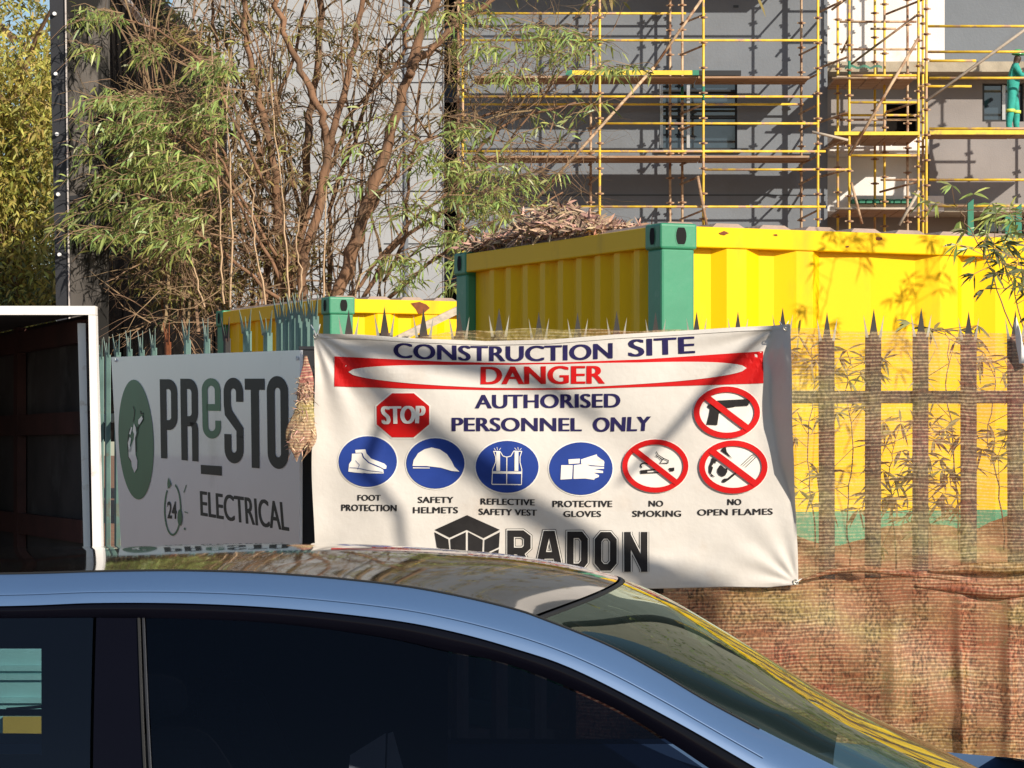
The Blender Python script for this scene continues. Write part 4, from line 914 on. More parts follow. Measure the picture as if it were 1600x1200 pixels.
for y, x0, x1, Y in ((21, 742, 1072, YI), (63, 724, 1284, YO), (151, 724, 1270, YO), (163, 726, 1256, YI), (193, 934, 1280, YO), (236.5, 722, 1290, YO), (265, 1100, 1330, YO), (323, 828, 1290, YO), (-30, 722, 1290, YO), (-75, 722, 1290, YO), (-120, 722, 1290, YO), (410, 722, 1290, YO), (500, 722, 1290, YO)):
    ledger(x0, x1, y, Y, sf)
for y, kk in ((118, [930, 1090]), (243, [932, 1095]), (-10-60, [930, 1100])): plankrow(740 if y != 243 else 728, 1266, y, sf, seam=kk)
tb = MB(); a = at(884, 117, YO-.04); b_ = at(1092, 117, YO-.04); tb.box((a.x, a.y, a.z), (b_.x-a.x, 0, 0), (0, .03, 0), (0, 0, .09)); tbo = tb.build('toe_board', 'toe', sf)
for xx in (884, 1082): 
    t_ = MB(); a = at(xx, 117, YO-.045); t_.box((a.x, a.y, a.z-.005), (.13, 0, 0), (0, .042, 0), (0, 0, .1)); t_.build('end_clip', 'tube_green', tbo)
trs = []
for (xi, xo) in ((923, 937), (1066, 1099), (1252, 1278)):
    for y in (78, 122, 170, 196, 250, 280, 335, 30, -15, -60): 
        if random.random() < .75 or y in (78, 250): tubeobj(at(xi-3, y+8, YI), at(xo+3, y-8, YO), .022, 'tube_rust', 'transom', sf)
ledger(828, 1022, 322, YO-.1, sf, 'tube_rust', .03, y2=105, nm='brace'); ledger(1022, 1100, 105, YO-.1, sf, 'tube_rust', .028, y2=-6, nm='brace'); ledger(1090, 1104, 275, YO-.1, sf, 'plank', .03, y2=352, nm='brace')
ledger(1100, 1278, -40, YO-.1, sf, 'tube_rust', .026, y2=-250, nm='brace')
for (xg, Yg) in ((1066, YI), (1099, YO), (1327, YO)):
    a = at(xg, 135 if xg != 1327 else 95, Yg); tubeobj(a-Vector((0, 0, .28)), a, .03, 'tube_green', 'green_sleeve', sf)
st = empty('scaffold', 'narrow yellow scaffold access tower beside the cream wall, with two green covered decks', 'scaffolding')
for x, Y in ((1309, YI), (1327, YO), (1367, YI+.8), (1382, YI), (1418, YI), (1435, YO), (1442, YI), (1447.5, YO-.1)):
    standard(x, -260, YFt, Y, st, 'tube_yellow' if Y < 59 else random.choice(['tube_yellow', 'tube_rust']))
for y, Y in ((34, YI), (77, YI), (118, YO), (160, YO), (180, YI), (187, YI), (243, YO), (-20, YO), (-70, YO)): ledger(1312 if Y == YI else 1325, 1432, y, Y, st, 'tube_rust' if y in (34, 77, 187) else 'tube_yellow')
ledger(1376, 1445, 281, YI, st, 'tube_rust'); ledger(1360, 1400, 45, YI, st, 'tube_rust')
for (xa, ya, xb, yb) in ((1300, 15, 1360, -30), (1315, 82, 1327, 58), (1278, 107, 1327, 88), (1278, 192, 1327, 175), (1278, 237, 1327, 217), (1278, 277, 1327, 264), (1278, 20, 1315, 2), (1330, 100, 1435, 22), (1385, 175, 1430, 160), (1375, 300, 1435, 284), (1385, 22, 1440, 0)):
    tubeobj(at(xa, ya, YI), at(xb, yb, YO), .024, 'tube_rust', 'transom', st)
def boards(x0, x1, yf, par, m='plank'):
    for k_ in range(5):
        xa = x0+(x1-x0)*k_/5; p = at(xa+1, yf, YO+.05); q_ = MB(); q_.box((p.x, YO+.0, p.z-.04), ((x1-x0)/5*YO/F-.03, 0, 0), (0, 1.9, 0), (0, 0, .04)); q_.build('plank', m, par)
boards(1306, 1432, 119, st); boards(1312, 1430, 325, st); ledger(1300, 1432, 122, YO-.03, st, 'tube_rust'); ledger(1305, 1430, 326, YO-.03, st, 'wood_pole')
gq = MB(); gq.grid(lambda u, v: at(1320+58*u, 112-4*v-7*(.4+.6*abs(sin(u*9))), YO+.1+v*.8), 16, 4); gq.build('green_sheet', 'tube_green', st, smooth=True)
gq = MB(); gq.box(at(1304, 211, YO-.06), (at(1437, 0, YO).x-at(1304, 0, YO).x, 0, 0), (0, .03, 0), (0, 0, .07)); gq.build('toe_board', 'toe', st)
boards(1308, 1437, 210, st)
ledger(1327, 1435, 243, YO-.12, st, 'tube_rust', .03, y2=60, nm='brace'); ledger(1405, 1436, 352, YO-.12, st, 'wood_pole', .03, y2=298, nm='brace'); ledger(1330, 1347, 285, YO-.12, st, 'tube_rust', .028, y2=350, nm='brace'); ledger(1269, 1325, 206, YO-.15, st, 'wood_pole', .028, y2=219, nm='brace')
sr = empty('scaffold', 'right hand yellow scaffold run carrying the plank deck the worker stands on', 'scaffolding')
YR = YO
for x, Y in ((1690, YO), (1680, YI)): standard(x, -260, YFt, Y, sr)
for y, Y, x0, x1 in ((41, YO, 1450, 1700), (81, YO, 1450, 1700), (95, YI, 1452, 1525), (122, YO, 1452, 1700), (135, YI, 1434, 1518), (201, YO, 1452, 1700), (281, YO, 1452, 1700), (322, YO, 1454, 1700), (-40, YO, 1450, 1700)): ledger(x0, x1, y, Y, sr, r=.027)
q_ = MB(); a = at(1453, 210, YO-.05); q_.box(a, (at(1700, 0, YO).x-a.x, 0, 0), (0, .03, 0), (0, 0, .085)); q_.build('toe_board', 'toe', sr)
plankrow(1453, 1700, 205, sr, rows=4, seam=[1588])
ledger(1447, 1700, 158, YO-.12, sr, 'wood_pole', .03, y2=-25, nm='brace')

# far green palisade posts behind the container
for i, (x, w_, yt, lab) in enumerate(((1517, 9, 318, 'tall thin green steel post sticking up behind the container roof, left of three'), (1578, 14, 339, 'short wide green steel post behind the container roof, middle of three'), (1592, 9, 325, 'thin green steel post behind the container roof, rightmost of three'))):
    q_ = MB(); Y = 19.0; a = at(x-w_/2, 700, Y); zt_ = at(0, yt, Y).z; q_.box((a.x, Y, 0), (w_*Y/F, 0, 0), (0, .04, 0), (0, 0, zt_)); q_.prism([(a.x, Y, zt_), (a.x+w_*Y/F, Y, zt_), (a.x+w_*Y/F, Y, zt_+.03)], (0, .04, 0))
    tag(q_.build('steel_post', 'tube_green'), lab, 'post', 'green posts behind the container')
# leaning plank right of the far container
q_ = MB(); q_.tube([at(560, 560, 16.9), at(720, 482, 17.3)], .03, 4); tag(q_.build('timber_plank', 'wood_pole'), 'pale timber plank leaning between the two containers', 'plank')

# ------------------------------------------------------------ the many-stemmed tree
def Wp(x, y, Y): return at(x, y, Y)
def wob(pts, amp):
    c = smooth_curve([tuple(p) for p in pts], 5); return [Vector(p)+Vector((random.gauss(0, amp), random.gauss(0, amp), 0)) for p in c]
tr = empty('willow_tree', 'many-stemmed tree with bare brown branches and narrow drooping leaves before the pale wall', 'tree')
TY = 25.0; PX = TY/F
stems = [
    ([(500, 990), (508, 700), (516, 520), (524, 470), (545, 415), (566, 345), (590, 270), (612, 205), (634, 128), (655, 60), (688, -15), (720, -90)], 12.5, 6, 24.6),
    ([(640, 118), (655, 95), (690, 62), (722, 30), (765, 2), (810, -40)], 6.5, 3.5, 24.5),
    ([(470, 990), (445, 700), (438, 480), (436, 400), (432, 300), (424, 240), (408, 175), (394, 110), (384, 40), (378, -70)], 8.5, 4, 25.0),
    ([(480, 990), (474, 700), (470, 480), (478, 400), (497, 322), (511, 240), (500, 178), (470, 110), (446, 50), (430, -60)], 9.5, 4, 24.8),
    ([(505, 300), (516, 228), (536, 150), (551, 80), (566, 0), (580, -80)], 6.5, 3.5, 25.0),
    ([(470, 420), (476, 300), (481, 200), (496, 100), (502, 0), (508, -80)], 7.5, 4.5, 25.3),
    ([(455, 480), (444, 360), (436, 300), (412, 262), (398, 200), (370, 120), (352, 60)], 5.5, 3, 25.2),
    ([(535, 400), (600, 300), (640, 240), (700, 205), (760, 180), (830, 165)], 4, 1.5, 24.9),
    ([(600, 440), (630, 380), (637, 300), (650, 220), (658, 130), (700, 30)], 3.2, 1.6, 25.4),
    ([(560, 480), (620, 380), (720, 312), (745, 240), (800, 190), (900, 160)], 3.6, 1.5, 24.9),
    ([(520, 480), (515, 330), (560, 200), (590, 100), (640, 20), (650, -40)], 4.2, 2, 25.5),
    ([(450, 480), (470, 330), (430, 200), (455, 100), (480, 0)], 4, 2.4, 25.6),
    ([(430, 480), (410, 380), (388, 280), (360, 200), (340, 90), (330, 0)], 4, 2.4, 25.4),
    ([(420, 480), (395, 400), (370, 330), (350, 240), (300, 180), (250, 150)], 3.2, 1.4, 25.0),
    ([(460, 480), (462, 380), (520, 250), (545, 180), (620, 100), (640, 40), (670, -20)], 4.2, 2.2, 25.2),
    ([(600, 470), (690, 400), (760, 350), (830, 330), (880, 300)], 3.2, 1.2, 25.1),
    ([(540, 470), (640, 350), (700, 300), (730, 270), (780, 240), (870, 120)], 3.0, 1.2, 24.7),
    ([(440, 470), (330, 380), (270, 330), (200, 290), (140, 280)], 3.0, 1.0, 24.2),
    ([(440, 440), (360, 300), (300, 230), (240, 205), (150, 195)], 2.8, 1.0, 24.2),
    ([(430, 400), (345, 255), (290, 170), (250, 140), (150, 155)], 2.6, 1.0, 24.3),
    ([(420, 300), (330, 120), (280, 70), (230, 40), (150, 20)], 2.6, 1.0, 24.3)]
stem_pts = []
for pts, r0, r1, Y in stems:
    c = wob([Wp(x, y, Y) for x, y in pts], .012)
    n_ = len(c); rr = [(r0+(r1-r0)*(i/(n_-1)))*PX*1.0*(1+random.gauss(0, .05)) for i in range(n_)]
    mb = MB(); mb.tube(c, rr, 9); mb.build('stem', 'trunk', tr, smooth=True)
    stem_pts += [(p, rr[i], (c[min(i+1, n_-1)]-c[max(i-1, 0)]).normalized()) for i, p in enumerate(c)]
tw = MB(); tips = []
def twig(p, d, L, r, depth, leafy=True):
    n_ = 4 if L > .3 else 3; pts = [p]; cur = d.normalized()
    for i in range(n_):
        cur = (cur+Vector((random.gauss(0, .22), random.gauss(0, .12), random.gauss(-.02, .22)))).normalized(); pts.append(pts[-1]+cur*L/n_)
    tw.tube(pts, [r*(1-.75*i/n_) for i in range(n_+1)], 4 if depth < 2 else 3, cap=False)
    if depth < 3:
        for k_ in range(random.choice((2, 3, 3)) if depth < 2 else 2):
            i = random.randint(1, n_); dd = (pts[i]-pts[i-1]).normalized()
            nd = (dd+Vector((random.gauss(0, .6), random.gauss(0, .3), random.gauss(.1, .5)))).normalized()
            twig(pts[i], nd, L*random.uniform(.45, .75), r*.55, depth+1, leafy)
    else: tips.append(pts[-1])
random.seed(21)
up = [s_ for s_ in stem_pts if s_[0].z > 2.6]
for k_ in range(170):
    p, r, d = random.choice(up)
    sgn = random.choice((-1, 1))
    twig(p, Vector((sgn*random.uniform(.2, 1.0), random.gauss(0, .4), random.uniform(-.1, 1.1))), random.uniform(.35, .95), random.uniform(.006, .014), random.choice((0, 1, 1)))
# dense shoots from the base and a tangle at lower left
for k_ in range(42):
    x = random.uniform(250, 600); c = wob([Wp(x, 520, TY+random.uniform(-.6, 1.2)), Wp(x+random.gauss(0, 14), 400, TY+.2), Wp(x+(x-440)*.12+random.gauss(0, 22), 270, TY+.3), Wp(x+(x-440)*.3+random.gauss(0, 30), 130, TY), Wp(x+(x-440)*.45+random.gauss(0, 40), -40, TY)], .01)
    r = random.uniform(.006, .017); tw.tube(c, [r*(1-.5*i/len(c)) for i in range(len(c))], 4, cap=False)
for k_ in range(250):
    x = random.uniform(225, 440); y = random.uniform(360, 520) if random.random() < .6 else random.uniform(120, 420)
    p = Wp(x, y, TY+random.uniform(-1, .6)); d = Vector((random.gauss(0, 1), random.gauss(0, .3), random.gauss(.2, .6)))
    twig(p, d, random.uniform(.2, .7), random.uniform(.004, .009), 2)
for k_ in range(100):     # fine bare twigs at right
    x = random.uniform(690, 860); y = random.uniform(90, 400)
    p = Wp(x, y, TY+random.uniform(-.6, .5)); twig(p, Vector((random.uniform(-.2, 1), random.gauss(0, .3), random.gauss(.15, .5))), random.uniform(.25, .7), random.uniform(.004, .009), 1)
o = tw.build('twigs', 'twig', tr, fix=False); tag(o, kind='stuff')
pc = MB()
for pts in ([(318, 480), (300, 410), (272, 330), (262, 250)], [(350, 475), (345, 380), (338, 240), (330, 60)], [(452, 478), (448, 400), (440, 300), (425, 150), (420, 20)], [(503, 500), (506, 400), (510, 280)], [(418, 478), (398, 380), (392, 290), (374, 255)], [(360, 480), (362, 300), (355, 180), (360, 80)], [(548, 520), (560, 440), (600, 400)], [(466, 478), (470, 430), (462, 380), (470, 330)]):
    c = wob([Wp(x, y, TY-.9) for x, y in pts], .006); pc.tube(c, [.010*(1-.6*i/len(c)) for i in range(len(c))], 5)
pc.build('pale_cane', 'twig_pale', tr)
lg, lo_, ld = Leaves(), Leaves(), Leaves()
def sprig(L, p, d, n_, ll, spread=.6, w=.018):
    d = d.normalized(); ln = .03*n_
    for i in range(n_):
        t = i/n_; q_ = p+d*ln*t+Vector((0, 0, -.12*t*t)); a = Vector((random.gauss(0, spread)+d.x*.4, random.gauss(0, spread)+d.y*.2, random.gauss(-.55, .45)))
        L.add(q_, a, ll*random.uniform(.7, 1.25), w*random.uniform(.7, 1.2))
def blob(L, cx, cy, rx, ry, n_, Y=TY-.9, dirx=None, ll=.105, dy=.6):
    for k_ in range(n_):
        a = random.uniform(0, 2*pi); r = sqrt(random.random()); p = Wp(cx+rx*r*cos(a), cy+ry*r*sin(a), Y+random.uniform(-dy, dy))
        d = Vector(((dirx if dirx is not None else random.choice((-1, 1)))*random.uniform(.4, 1), random.gauss(0, .4), random.uniform(-.3, .5)))
        sprig(L, p, d, random.randint(6, 11), ll)
        tw2.tube([p, p+d.normalized()*.2+Vector((0, 0, -.03)), p+d.normalized()*.33+Vector((0, 0, -.12))], [.004, .003, .0015], 3, cap=False)
tw2 = MB()
for cx, cy, rx, ry, n_ in ((165, 26, 38, 9, 16), (150, 76, 15, 8, 6), (245, 82, 20, 16, 8), (352, 97, 20, 24, 22), (200, 152, 62, 12, 26), (255, 185, 30, 32, 32), (170, 200, 42, 10, 18), (252, 232, 30, 32, 30), (155, 238, 20, 16, 9), (300, 260, 45, 24, 28), (190, 280, 42, 12, 18), (135, 325, 25, 14, 9), (220, 262, 14, 24, 16),
                            (210, 322, 60, 20, 22), (290, 330, 40, 30, 22), (165, 362, 52, 9, 26), (240, 352, 35, 12, 14), (290, 370, 40, 20, 16), (322, 268, 30, 20, 16), (335, 170, 40, 45, 24)): blob(lg, cx, cy, rx, ry, int(n_*1.35), dirx=-1)
for cx, cy, rx, ry, n_ in ((655, 245, 22, 14, 7), (690, 250, 18, 36, 14), (730, 195, 34, 18, 15), (846, 48, 50, 14, 20), (900, 72, 26, 22, 16), (955, 105, 32, 12, 10), (740, 312, 42, 22, 20), (792, 285, 30, 26, 20), (780, 330, 32, 16, 14), (720, 372, 28, 20, 14), (650, 330, 22, 22, 12), (780, 70, 40, 14, 10), (810, 120, 40, 16, 10), (840, 190, 30, 14, 4), (880, 270, 8, 6, 2), (930, 163, 20, 10, 4),
                            (700, 25, 60, 26, 18), (540, 280, 12, 10, 3), (590, 200, 40, 60, 8), (760, 250, 40, 30, 10), (700, 420, 60, 30, 18), (610, 420, 50, 40, 12)): blob(lg, cx, cy, rx, ry, n_)
for cx, cy, rx, ry, n_ in ((330, 330, 110, 130, 120), (440, 300, 60, 170, 80), (400, 60, 120, 60, 70), (250, 420, 80, 50, 46), (560, 60, 90, 50, 26), (745, 340, 40, 50, 26), (720, 130, 40, 80, 22), (270, 60, 60, 40, 26), (460, 420, 60, 60, 30), (620, 280, 60, 120, 14), (330, 455, 90, 25, 24)): blob(lo_, cx, cy, rx, ry, int(n_*.8), TY+.3, ll=.095)
for cx, cy, rx, ry, n_ in ((300, 400, 90, 90, 130), (330, 230, 110, 150, 170), (330, 20, 90, 40, 40)): blob(ld, cx, cy, rx, ry, n_, TY+1.3, ll=.1)
o = tw2.build('leaf_stalks', 'twig', tr, fix=False); tag(o, kind='stuff')
for L_, m_ in ((lg, 'leaf_green'), (lo_, 'leaf_olive'), (ld, 'leaf_dark')): tag(L_.build('foliage', m_, tr), kind='stuff')

# yellowing tree at the far left
yt = empty('yellowing_tree', 'dense yellow-green leafy tree at the far left beyond the bolted steel post', 'tree')
YY = 36.0
mb = MB(); mb.tube([Vector((at(20, 0, YY).x, YY, 0)), at(24, 600, YY), at(20, 400, YY), at(35, 200, YY)], [.2, .17, .14, .06], 9); mb.build('trunk', 'trunk', yt, smooth=True)
lbm = MB()
for k_ in range(26):
    y = random.uniform(60, 560); p = at(22, y, YY); q_ = p+Vector((random.uniform(-1.2, 1.2), random.uniform(-1, 1), random.uniform(.2, 1.2))); lbm.tube([p, (p+q_)/2+Vector((0, 0, .1)), q_], [.05, .03, .012], 5)
tag(lbm.build('limbs', 'twig', yt), kind='stuff')
ly, lyd = Leaves(), Leaves()
random.seed(5)
for k_ in range(2300):
    x = random.uniform(-150, 108); y = random.uniform(-60, 640)
    if y < 110 and random.random() < (.62 if y < 60 else .35): continue
    Yc = YY+random.uniform(-1.2, 1.6); c = at(x, y, Yc); R_ = random.uniform(.1, .2)
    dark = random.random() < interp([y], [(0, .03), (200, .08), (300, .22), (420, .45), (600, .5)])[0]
    for j in range(22 if y > 90 else 12):
        p = c+Vector((random.gauss(0, R_), random.gauss(0, R_), random.gauss(0, R_*.9)))
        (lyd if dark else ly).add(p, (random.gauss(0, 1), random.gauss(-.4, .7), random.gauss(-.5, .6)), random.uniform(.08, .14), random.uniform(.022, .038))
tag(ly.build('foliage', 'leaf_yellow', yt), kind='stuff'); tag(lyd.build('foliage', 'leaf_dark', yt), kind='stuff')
bt_ = empty('background_tree', 'faint blue-green tree in the upper left corner behind the yellowing one', 'tree')
lb2 = Leaves()
for k_ in range(260):
    x = random.uniform(-200, 100); y = random.uniform(-80, 260)
    if random.random() < .3: continue
    c = at(x, y, 52+random.uniform(-2, 2))
    for j in range(20): lb2.add(c+Vector((random.gauss(0, .3), random.gauss(0, .3), random.gauss(0, .3))), (random.gauss(0, 1), random.gauss(0, 1), random.gauss(-.3, .7)), random.uniform(.1, .18), random.uniform(.03, .06))
mb = MB(); X_ = at(-20, 0, 52).x; mb.tube([(X_, 52, 0), (X_+.2, 52, 5), (X_, 52, 9)], [.3, .22, .08], 8); mb.build('trunk', 'trunk', bt_)
tag(lb2.build('foliage', 'leaf_dark', bt_), kind='stuff')
# small tree tips above the hoarding against the sky
# ------------------------------------------------------------ canes with narrow leaves in front of the container
def cane(label, pts, Y, nspr, ll, m='leaf_green', dens=5, side=1.0, seed=1):
    random.seed(seed); e_ = empty('reed_plant', label, 'plant', 'leafy canes between net and container')
    c = wob([(at(x, y, Y) if Y else c1+UX*along(x)+UZ*(at(x, y, (c1+UX*along(x)).y).z)+SUN*1.9) for x, y in pts], .004); mb = MB(); mb.tube(c, [.0035*(1-.6*i/len(c)) for i in range(len(c))], 5)
    L_ = Leaves(); n_ = len(c)
    for k_ in range(nspr):
        i = random.randint(n_//4, n_-1); p = c[i]; d = Vector((random.gauss(0, .8), random.gauss(0, .4), random.uniform(-.2, .5))).normalized()
        q_ = p+d*random.uniform(.05, .16); mb.tube([p, q_], .0018, 3, cap=False)
        for j in range(dens):
            a = d*.5+Vector((random.gauss(0, .7), random.gauss(0, .3), random.gauss(-.35, .45))); L_.add(q_, a, ll*random.uniform(.6, 1.25), .011*random.uniform(.7, 1.3), (random.gauss(0, .4), -1, random.gauss(0, .5)))
    mb.build('cane', 'twig', e_, fix=False); L_.build('foliage', m, e_, droop=.2); L_ = None
    return e_
cane('leafy cane rising above the container roof line at right, beside the tall green post', [(1600, 560), (1565, 470), (1540, 400), (1515, 355), (1500, 330), (1492, 318)], 12.9, 10, .07, seed=2)
cane('bushy dark leafed cane at the right edge above the net', [(1640, 620), (1600, 520), (1585, 450), (1560, 400), (1548, 380)], 12.6, 20, .07, 'leaf_dark', 6, seed=3)
cane('cane leaning along the right edge over the yellow panel', [(1660, 640), (1630, 500), (1600, 430), (1590, 400)], 12.4, 16, .07, 'leaf_dark', 6, seed=4)
cane('slim cane behind the net just right of the banner', [(1275, 900), (1270, 800), (1262, 700), (1270, 600), (1268, 540)], 12.1, 20, .075, 'leaf_olive', seed=5)
cane('cane behind the net between the first pales right of the banner', [(1330, 900), (1325, 800), (1332, 700), (1322, 610), (1330, 560)], 12.2, 26, .08, 'leaf_olive', seed=6)
cane('bushy cane low behind the net at its middle', [(1460, 900), (1452, 820), (1448, 760), (1440, 700), (1430, 660)], 11.9, 34, .08, 'leaf_olive', 6, seed=7)
cane('cane behind the net close to the fourth pale from the right', [(1400, 890), (1395, 800), (1390, 740), (1400, 690)], 12.0, 20, .075, 'leaf_olive', seed=8)
cane('cane behind the net near the upper right, below the snagged plastic', [(1570, 860), (1560, 760), (1545, 680), (1556, 600), (1548, 560)], 11.9, 34, .08, 'leaf_olive', 5, seed=9)
cane('tall cane behind the net near the third pale with tip over the rail', [(1500, 860), (1490, 700), (1478, 600), (1482, 530), (1470, 515)], 12.0, 14, .075, 'leaf_olive', seed=10)
cane('leafy cane outside the frame casting an upright shadow on the yellow panel', [(1270, 760), (1278, 640), (1290, 520), (1306, 450), (1316, 400), (1335, 366)], None, 26, .09, dens=5, seed=31)
cane('leafy cane outside the frame casting a slanting shadow on the yellow panel', [(1330, 700), (1390, 560), (1430, 480), (1455, 430), (1476, 375)], None, 26, .09, dens=5, seed=32)
cane('tall leafy cane leaning beyond the frame whose shadow falls on the yellow panel', [(1700, 700), (1650, 500), (1600, 360), (1600, 345), (1590, 330)], 13.3, 20, .09, seed=12)

# ------------------------------------------------------------ worker on the right scaffold deck
wk = empty('person', 'worker in green overalls and hard hat on the scaffold deck, reaching to the right', 'person')
def skinmesh(verts, edges, rads, name):
    me = bpy.data.meshes.new(name+'_skel'); me.from_pydata([tuple(v) for v in verts], edges, [])
    ob = bpy.data.objects.new('skel', me); COL.objects.link(ob)
    md = ob.modifiers.new('s', 'SKIN'); md.use_smooth_shade = True
    for i, v in enumerate(me.skin_vertices[0].data): v.radius = rads[i] if hasattr(rads[i], '__len__') else (rads[i], rads[i]); v.use_root = (i == 0)
    sd_ = ob.modifiers.new('u', 'SUBSURF'); sd_.levels = 2; sd_.render_levels = 2
    dg = bpy.context.evaluated_depsgraph_get(); dg.update(); out = bpy.data.meshes.new_from_object(ob.evaluated_get(dg)); out.name = name
    bpy.data.objects.remove(ob); bpy.data.meshes.remove(me); return out
fz = at(0, 203, YO).z+.0; fx = at(1588, 0, YO).x; fy = 58.95
vv = [(0, 0, .86), (.02, 0, 1.05), (.03, 0, 1.25), (.06, 0, 1.36), (.10, 0, 1.46), (.12, 0, 1.54),      # pelvis..head
      (-.02, -.1, .82), (-.05, -.12, .47), (-.10, -.12, .08), (-.02, -.12, .03),                          # near leg
      (.03, .1, .82), (.09, .12, .47), (.10, .12, .08), (.20, .12, .03),                                 # far leg
      (.04, -.17, 1.30), (.14, -.22, 1.10), (.36, -.16, 1.18), (.45, -.14, 1.21),                        # near arm reaching right
      (.05, .17, 1.30), (.22, .2, 1.15), (.42, .14, 1.28), (.50, .12, 1.32)]
ee = [(0, 1), (1, 2), (2, 3), (3, 4), (4, 5), (0, 6), (6, 7), (7, 8), (8, 9), (0, 10), (10, 11), (11, 12), (12, 13), (2, 14), (14, 15), (15, 16), (16, 17), (2, 18), (18, 19), (19, 20), (20, 21)]
rr = [(.13, .15), (.12, .14), (.13, .16), .06, .085, .08, .1, .085, .065, .05, .1, .085, .065, .05, .075, .06, .05, .04, .075, .06, .05, .04]
me = skinmesh([Vector(v)+Vector((fx, fy, fz)) for v in vv], ee, rr, 'body'); me.materials.clear(); me.materials.append(M['overall']); me.materials.append(M['skin'])
for p in me.polygons:
    z = p.center.z-fz; x = p.center.x-fx
    if z > 1.38 or x > .40: p.material_index = 1
link('body', me, None, wk)
hb = MB(); cx_, cz_ = fx+.11, fz+1.54
hb.grid(lambda u, v: Vector((cx_+.125*cos(2*pi*u)*sin(v*pi/2)*1.05, fy+.115*sin(2*pi*u)*sin(v*pi/2), cz_+.02+.11*cos(v*pi/2))), 16, 6)
hb.grid(lambda u, v: Vector((cx_+.03+(.10+.03*v)*cos(2*pi*u), fy+(.10+.02*v)*sin(2*pi*u), cz_+.02-.012*v)), 16, 1)
hb.build('hard_hat', 'helmet', wk, smooth=True, fix=False)
for (x, y) in ((-.05, -.12), (.15, .12)):
    t_ = MB(); t_.box((fx+x-.1, fy+y-.05, fz), (.26, 0, 0), (0, .1, 0), (0, 0, .09)); o = t_.build('boot', 'seal', wk); bv = o.modifiers.new('b', 'BEVEL'); bv.width = .03; bv.segments = 2
for (x, y, z, r_) in ((-.06, -.12, .42, .095), (.095, .12, .42, .095)):
    t_ = MB(); t_.tube([(fx+x, fy+y, fz+z-.03), (fx+x, fy+y, fz+z+.03)], r_, 12); t_.build('reflective_band', 'reflective', wk, smooth=True)

# ------------------------------------------------------------ the parked car in front
car = empty('parked_car', 'blue-grey sedan with glossy black roof and dark windows parked in the foreground', 'car', loc=(0, 0, 0))
YN0, WID = 4.18, 1.16
def cz(x, y, Y=YN0): p = at(x, y, Y); return p.x, p.z
topE = [(-2600, 1180), (-2100, 1040), (-1500, 950), (-900, 912), (-400, 899), (0, 896), (160, 892), (300, 891), (450, 897), (600, 911), (700, 927), (800, 950), (850, 967), (950, 1007), (1030, 1050), (1100, 1092), (1190, 1140), (1310, 1200), (1480, 1285), (1620, 1350)]
botE = [(-2600, 1230), (-2100, 1098), (-1500, 1005), (-900, 965), (-400, 951), (0, 947), (150, 942), (300, 943), (450, 951), (600, 967), (700, 985), (800, 1012), (900, 1047), (1050, 1124), (1180, 1199), (1330, 1290), (1460, 1372)]
glsE = [(-2100, 1125), (-1500, 1030), (-900, 985), (-400, 970), (0, 966), (155, 965), (320, 968), (450, 976), (600, 996), (700, 1018), (800, 1040), (950, 1102), (1050, 1162), (1110, 1202), (1250, 1290), (1380, 1374)]
ctrE = [(-2450, 1150), (-2000, 1005), (-1500, 925), (-900, 885), (-400, 871), (0, 869), (160, 860), (400, 853), (500, 852.5), (600, 855), (700, 861), (800, 869), (900, 885), (965, 902)]
wscE = [(965, 902), (1050, 934), (1150, 985), (1250, 1039), (1350, 1092), (1450, 1141), (1550, 1188), (1700, 1262), (1830, 1330)]
def ev(tab, n_): return [np.array(p) for p in smooth_curve(tab, n_)]
def curve3(tab, Y, n_=240):
    c = ev(tab, 12); pts = [at(p[0], p[1], Y) for p in c]
    # arc-length resample
    d = [0]
    for a, b_ in zip(pts, pts[1:]): d.append(d[-1]+(b_-a).length)
    d = np.array(d); X_ = np.array([tuple(p) for p in pts]); t = np.linspace(0, d[-1], n_)
    return [Vector((np.interp(k_, d, X_[:, 0]), np.interp(k_, d, X_[:, 1]), np.interp(k_, d, X_[:, 2]))) for k_ in t]
YFAR = YN0+.04+WID; YC = (YN0+.04+YFAR)/2
T3 = curve3(topE, YN0+.04); B3 = curve3(botE, YN0-.035); G3 = curve3(glsE, YN0-.03)
def zat(c, x):
    xs_ = [p.x for p in c]; return float(np.interp(x, xs_, [p.z for p in c]))
def strip(c1_, c2_, nm, m, Yv, bulge=0, nv=6, x0=None, x1=None, par=car, n_=200, mirror=False, th=0):
    x0 = x0 if x0 is not None else max(c1_[0].x, c2_[0].x); x1 = x1 if x1 is not None else min(c1_[-1].x, c2_[-1].x)
    mb = MB()
    def f(u, v):
        x = x0+(x1-x0)*u; za, zb_ = zat(c1_, x), zat(c2_, x); ya, yb = Yv
        y = ya+(yb-ya)*v-bulge*sin(pi*v); z = za+(zb_-za)*v
        if mirror: y = 2*YC-y
        return Vector((x, y, z))
    mb.grid(f, n_, nv); return mb.build(nm, m, par, smooth=True, fix=False)
for mir in (False, True):
    s_ = strip(T3, B3, 'roof_rail', 'paint_blue', (YN0+.04, YN0-.035), .018, 8, mirror=mir)
    GB = [Vector((p.x, p.y, p.z)) for p in G3]
    strip(B3, G3, 'window_trim', 'trim', (YN0-.03, YN0-.028), .004, 3, mirror=mir)
# fine shut line along the rail
sl_ = MB(); xs_ = np.linspace(at(-900, 0, YN0).x, at(1190, 0, YN0).x, 160)
sl_.tube([Vector((x, YN0-.012-.014, zat(T3, x)*.36+zat(B3, x)*.64)) for x in xs_], .0012, 5); sl_.build('shut_line', 'paint_blue', car)
sl_ = MB(); sl_.tube([Vector((x, YN0+.035, zat(T3, x)+.000)) for x in xs_], .0015, 6); sl_.build('roof_gutter', 'seal', car)
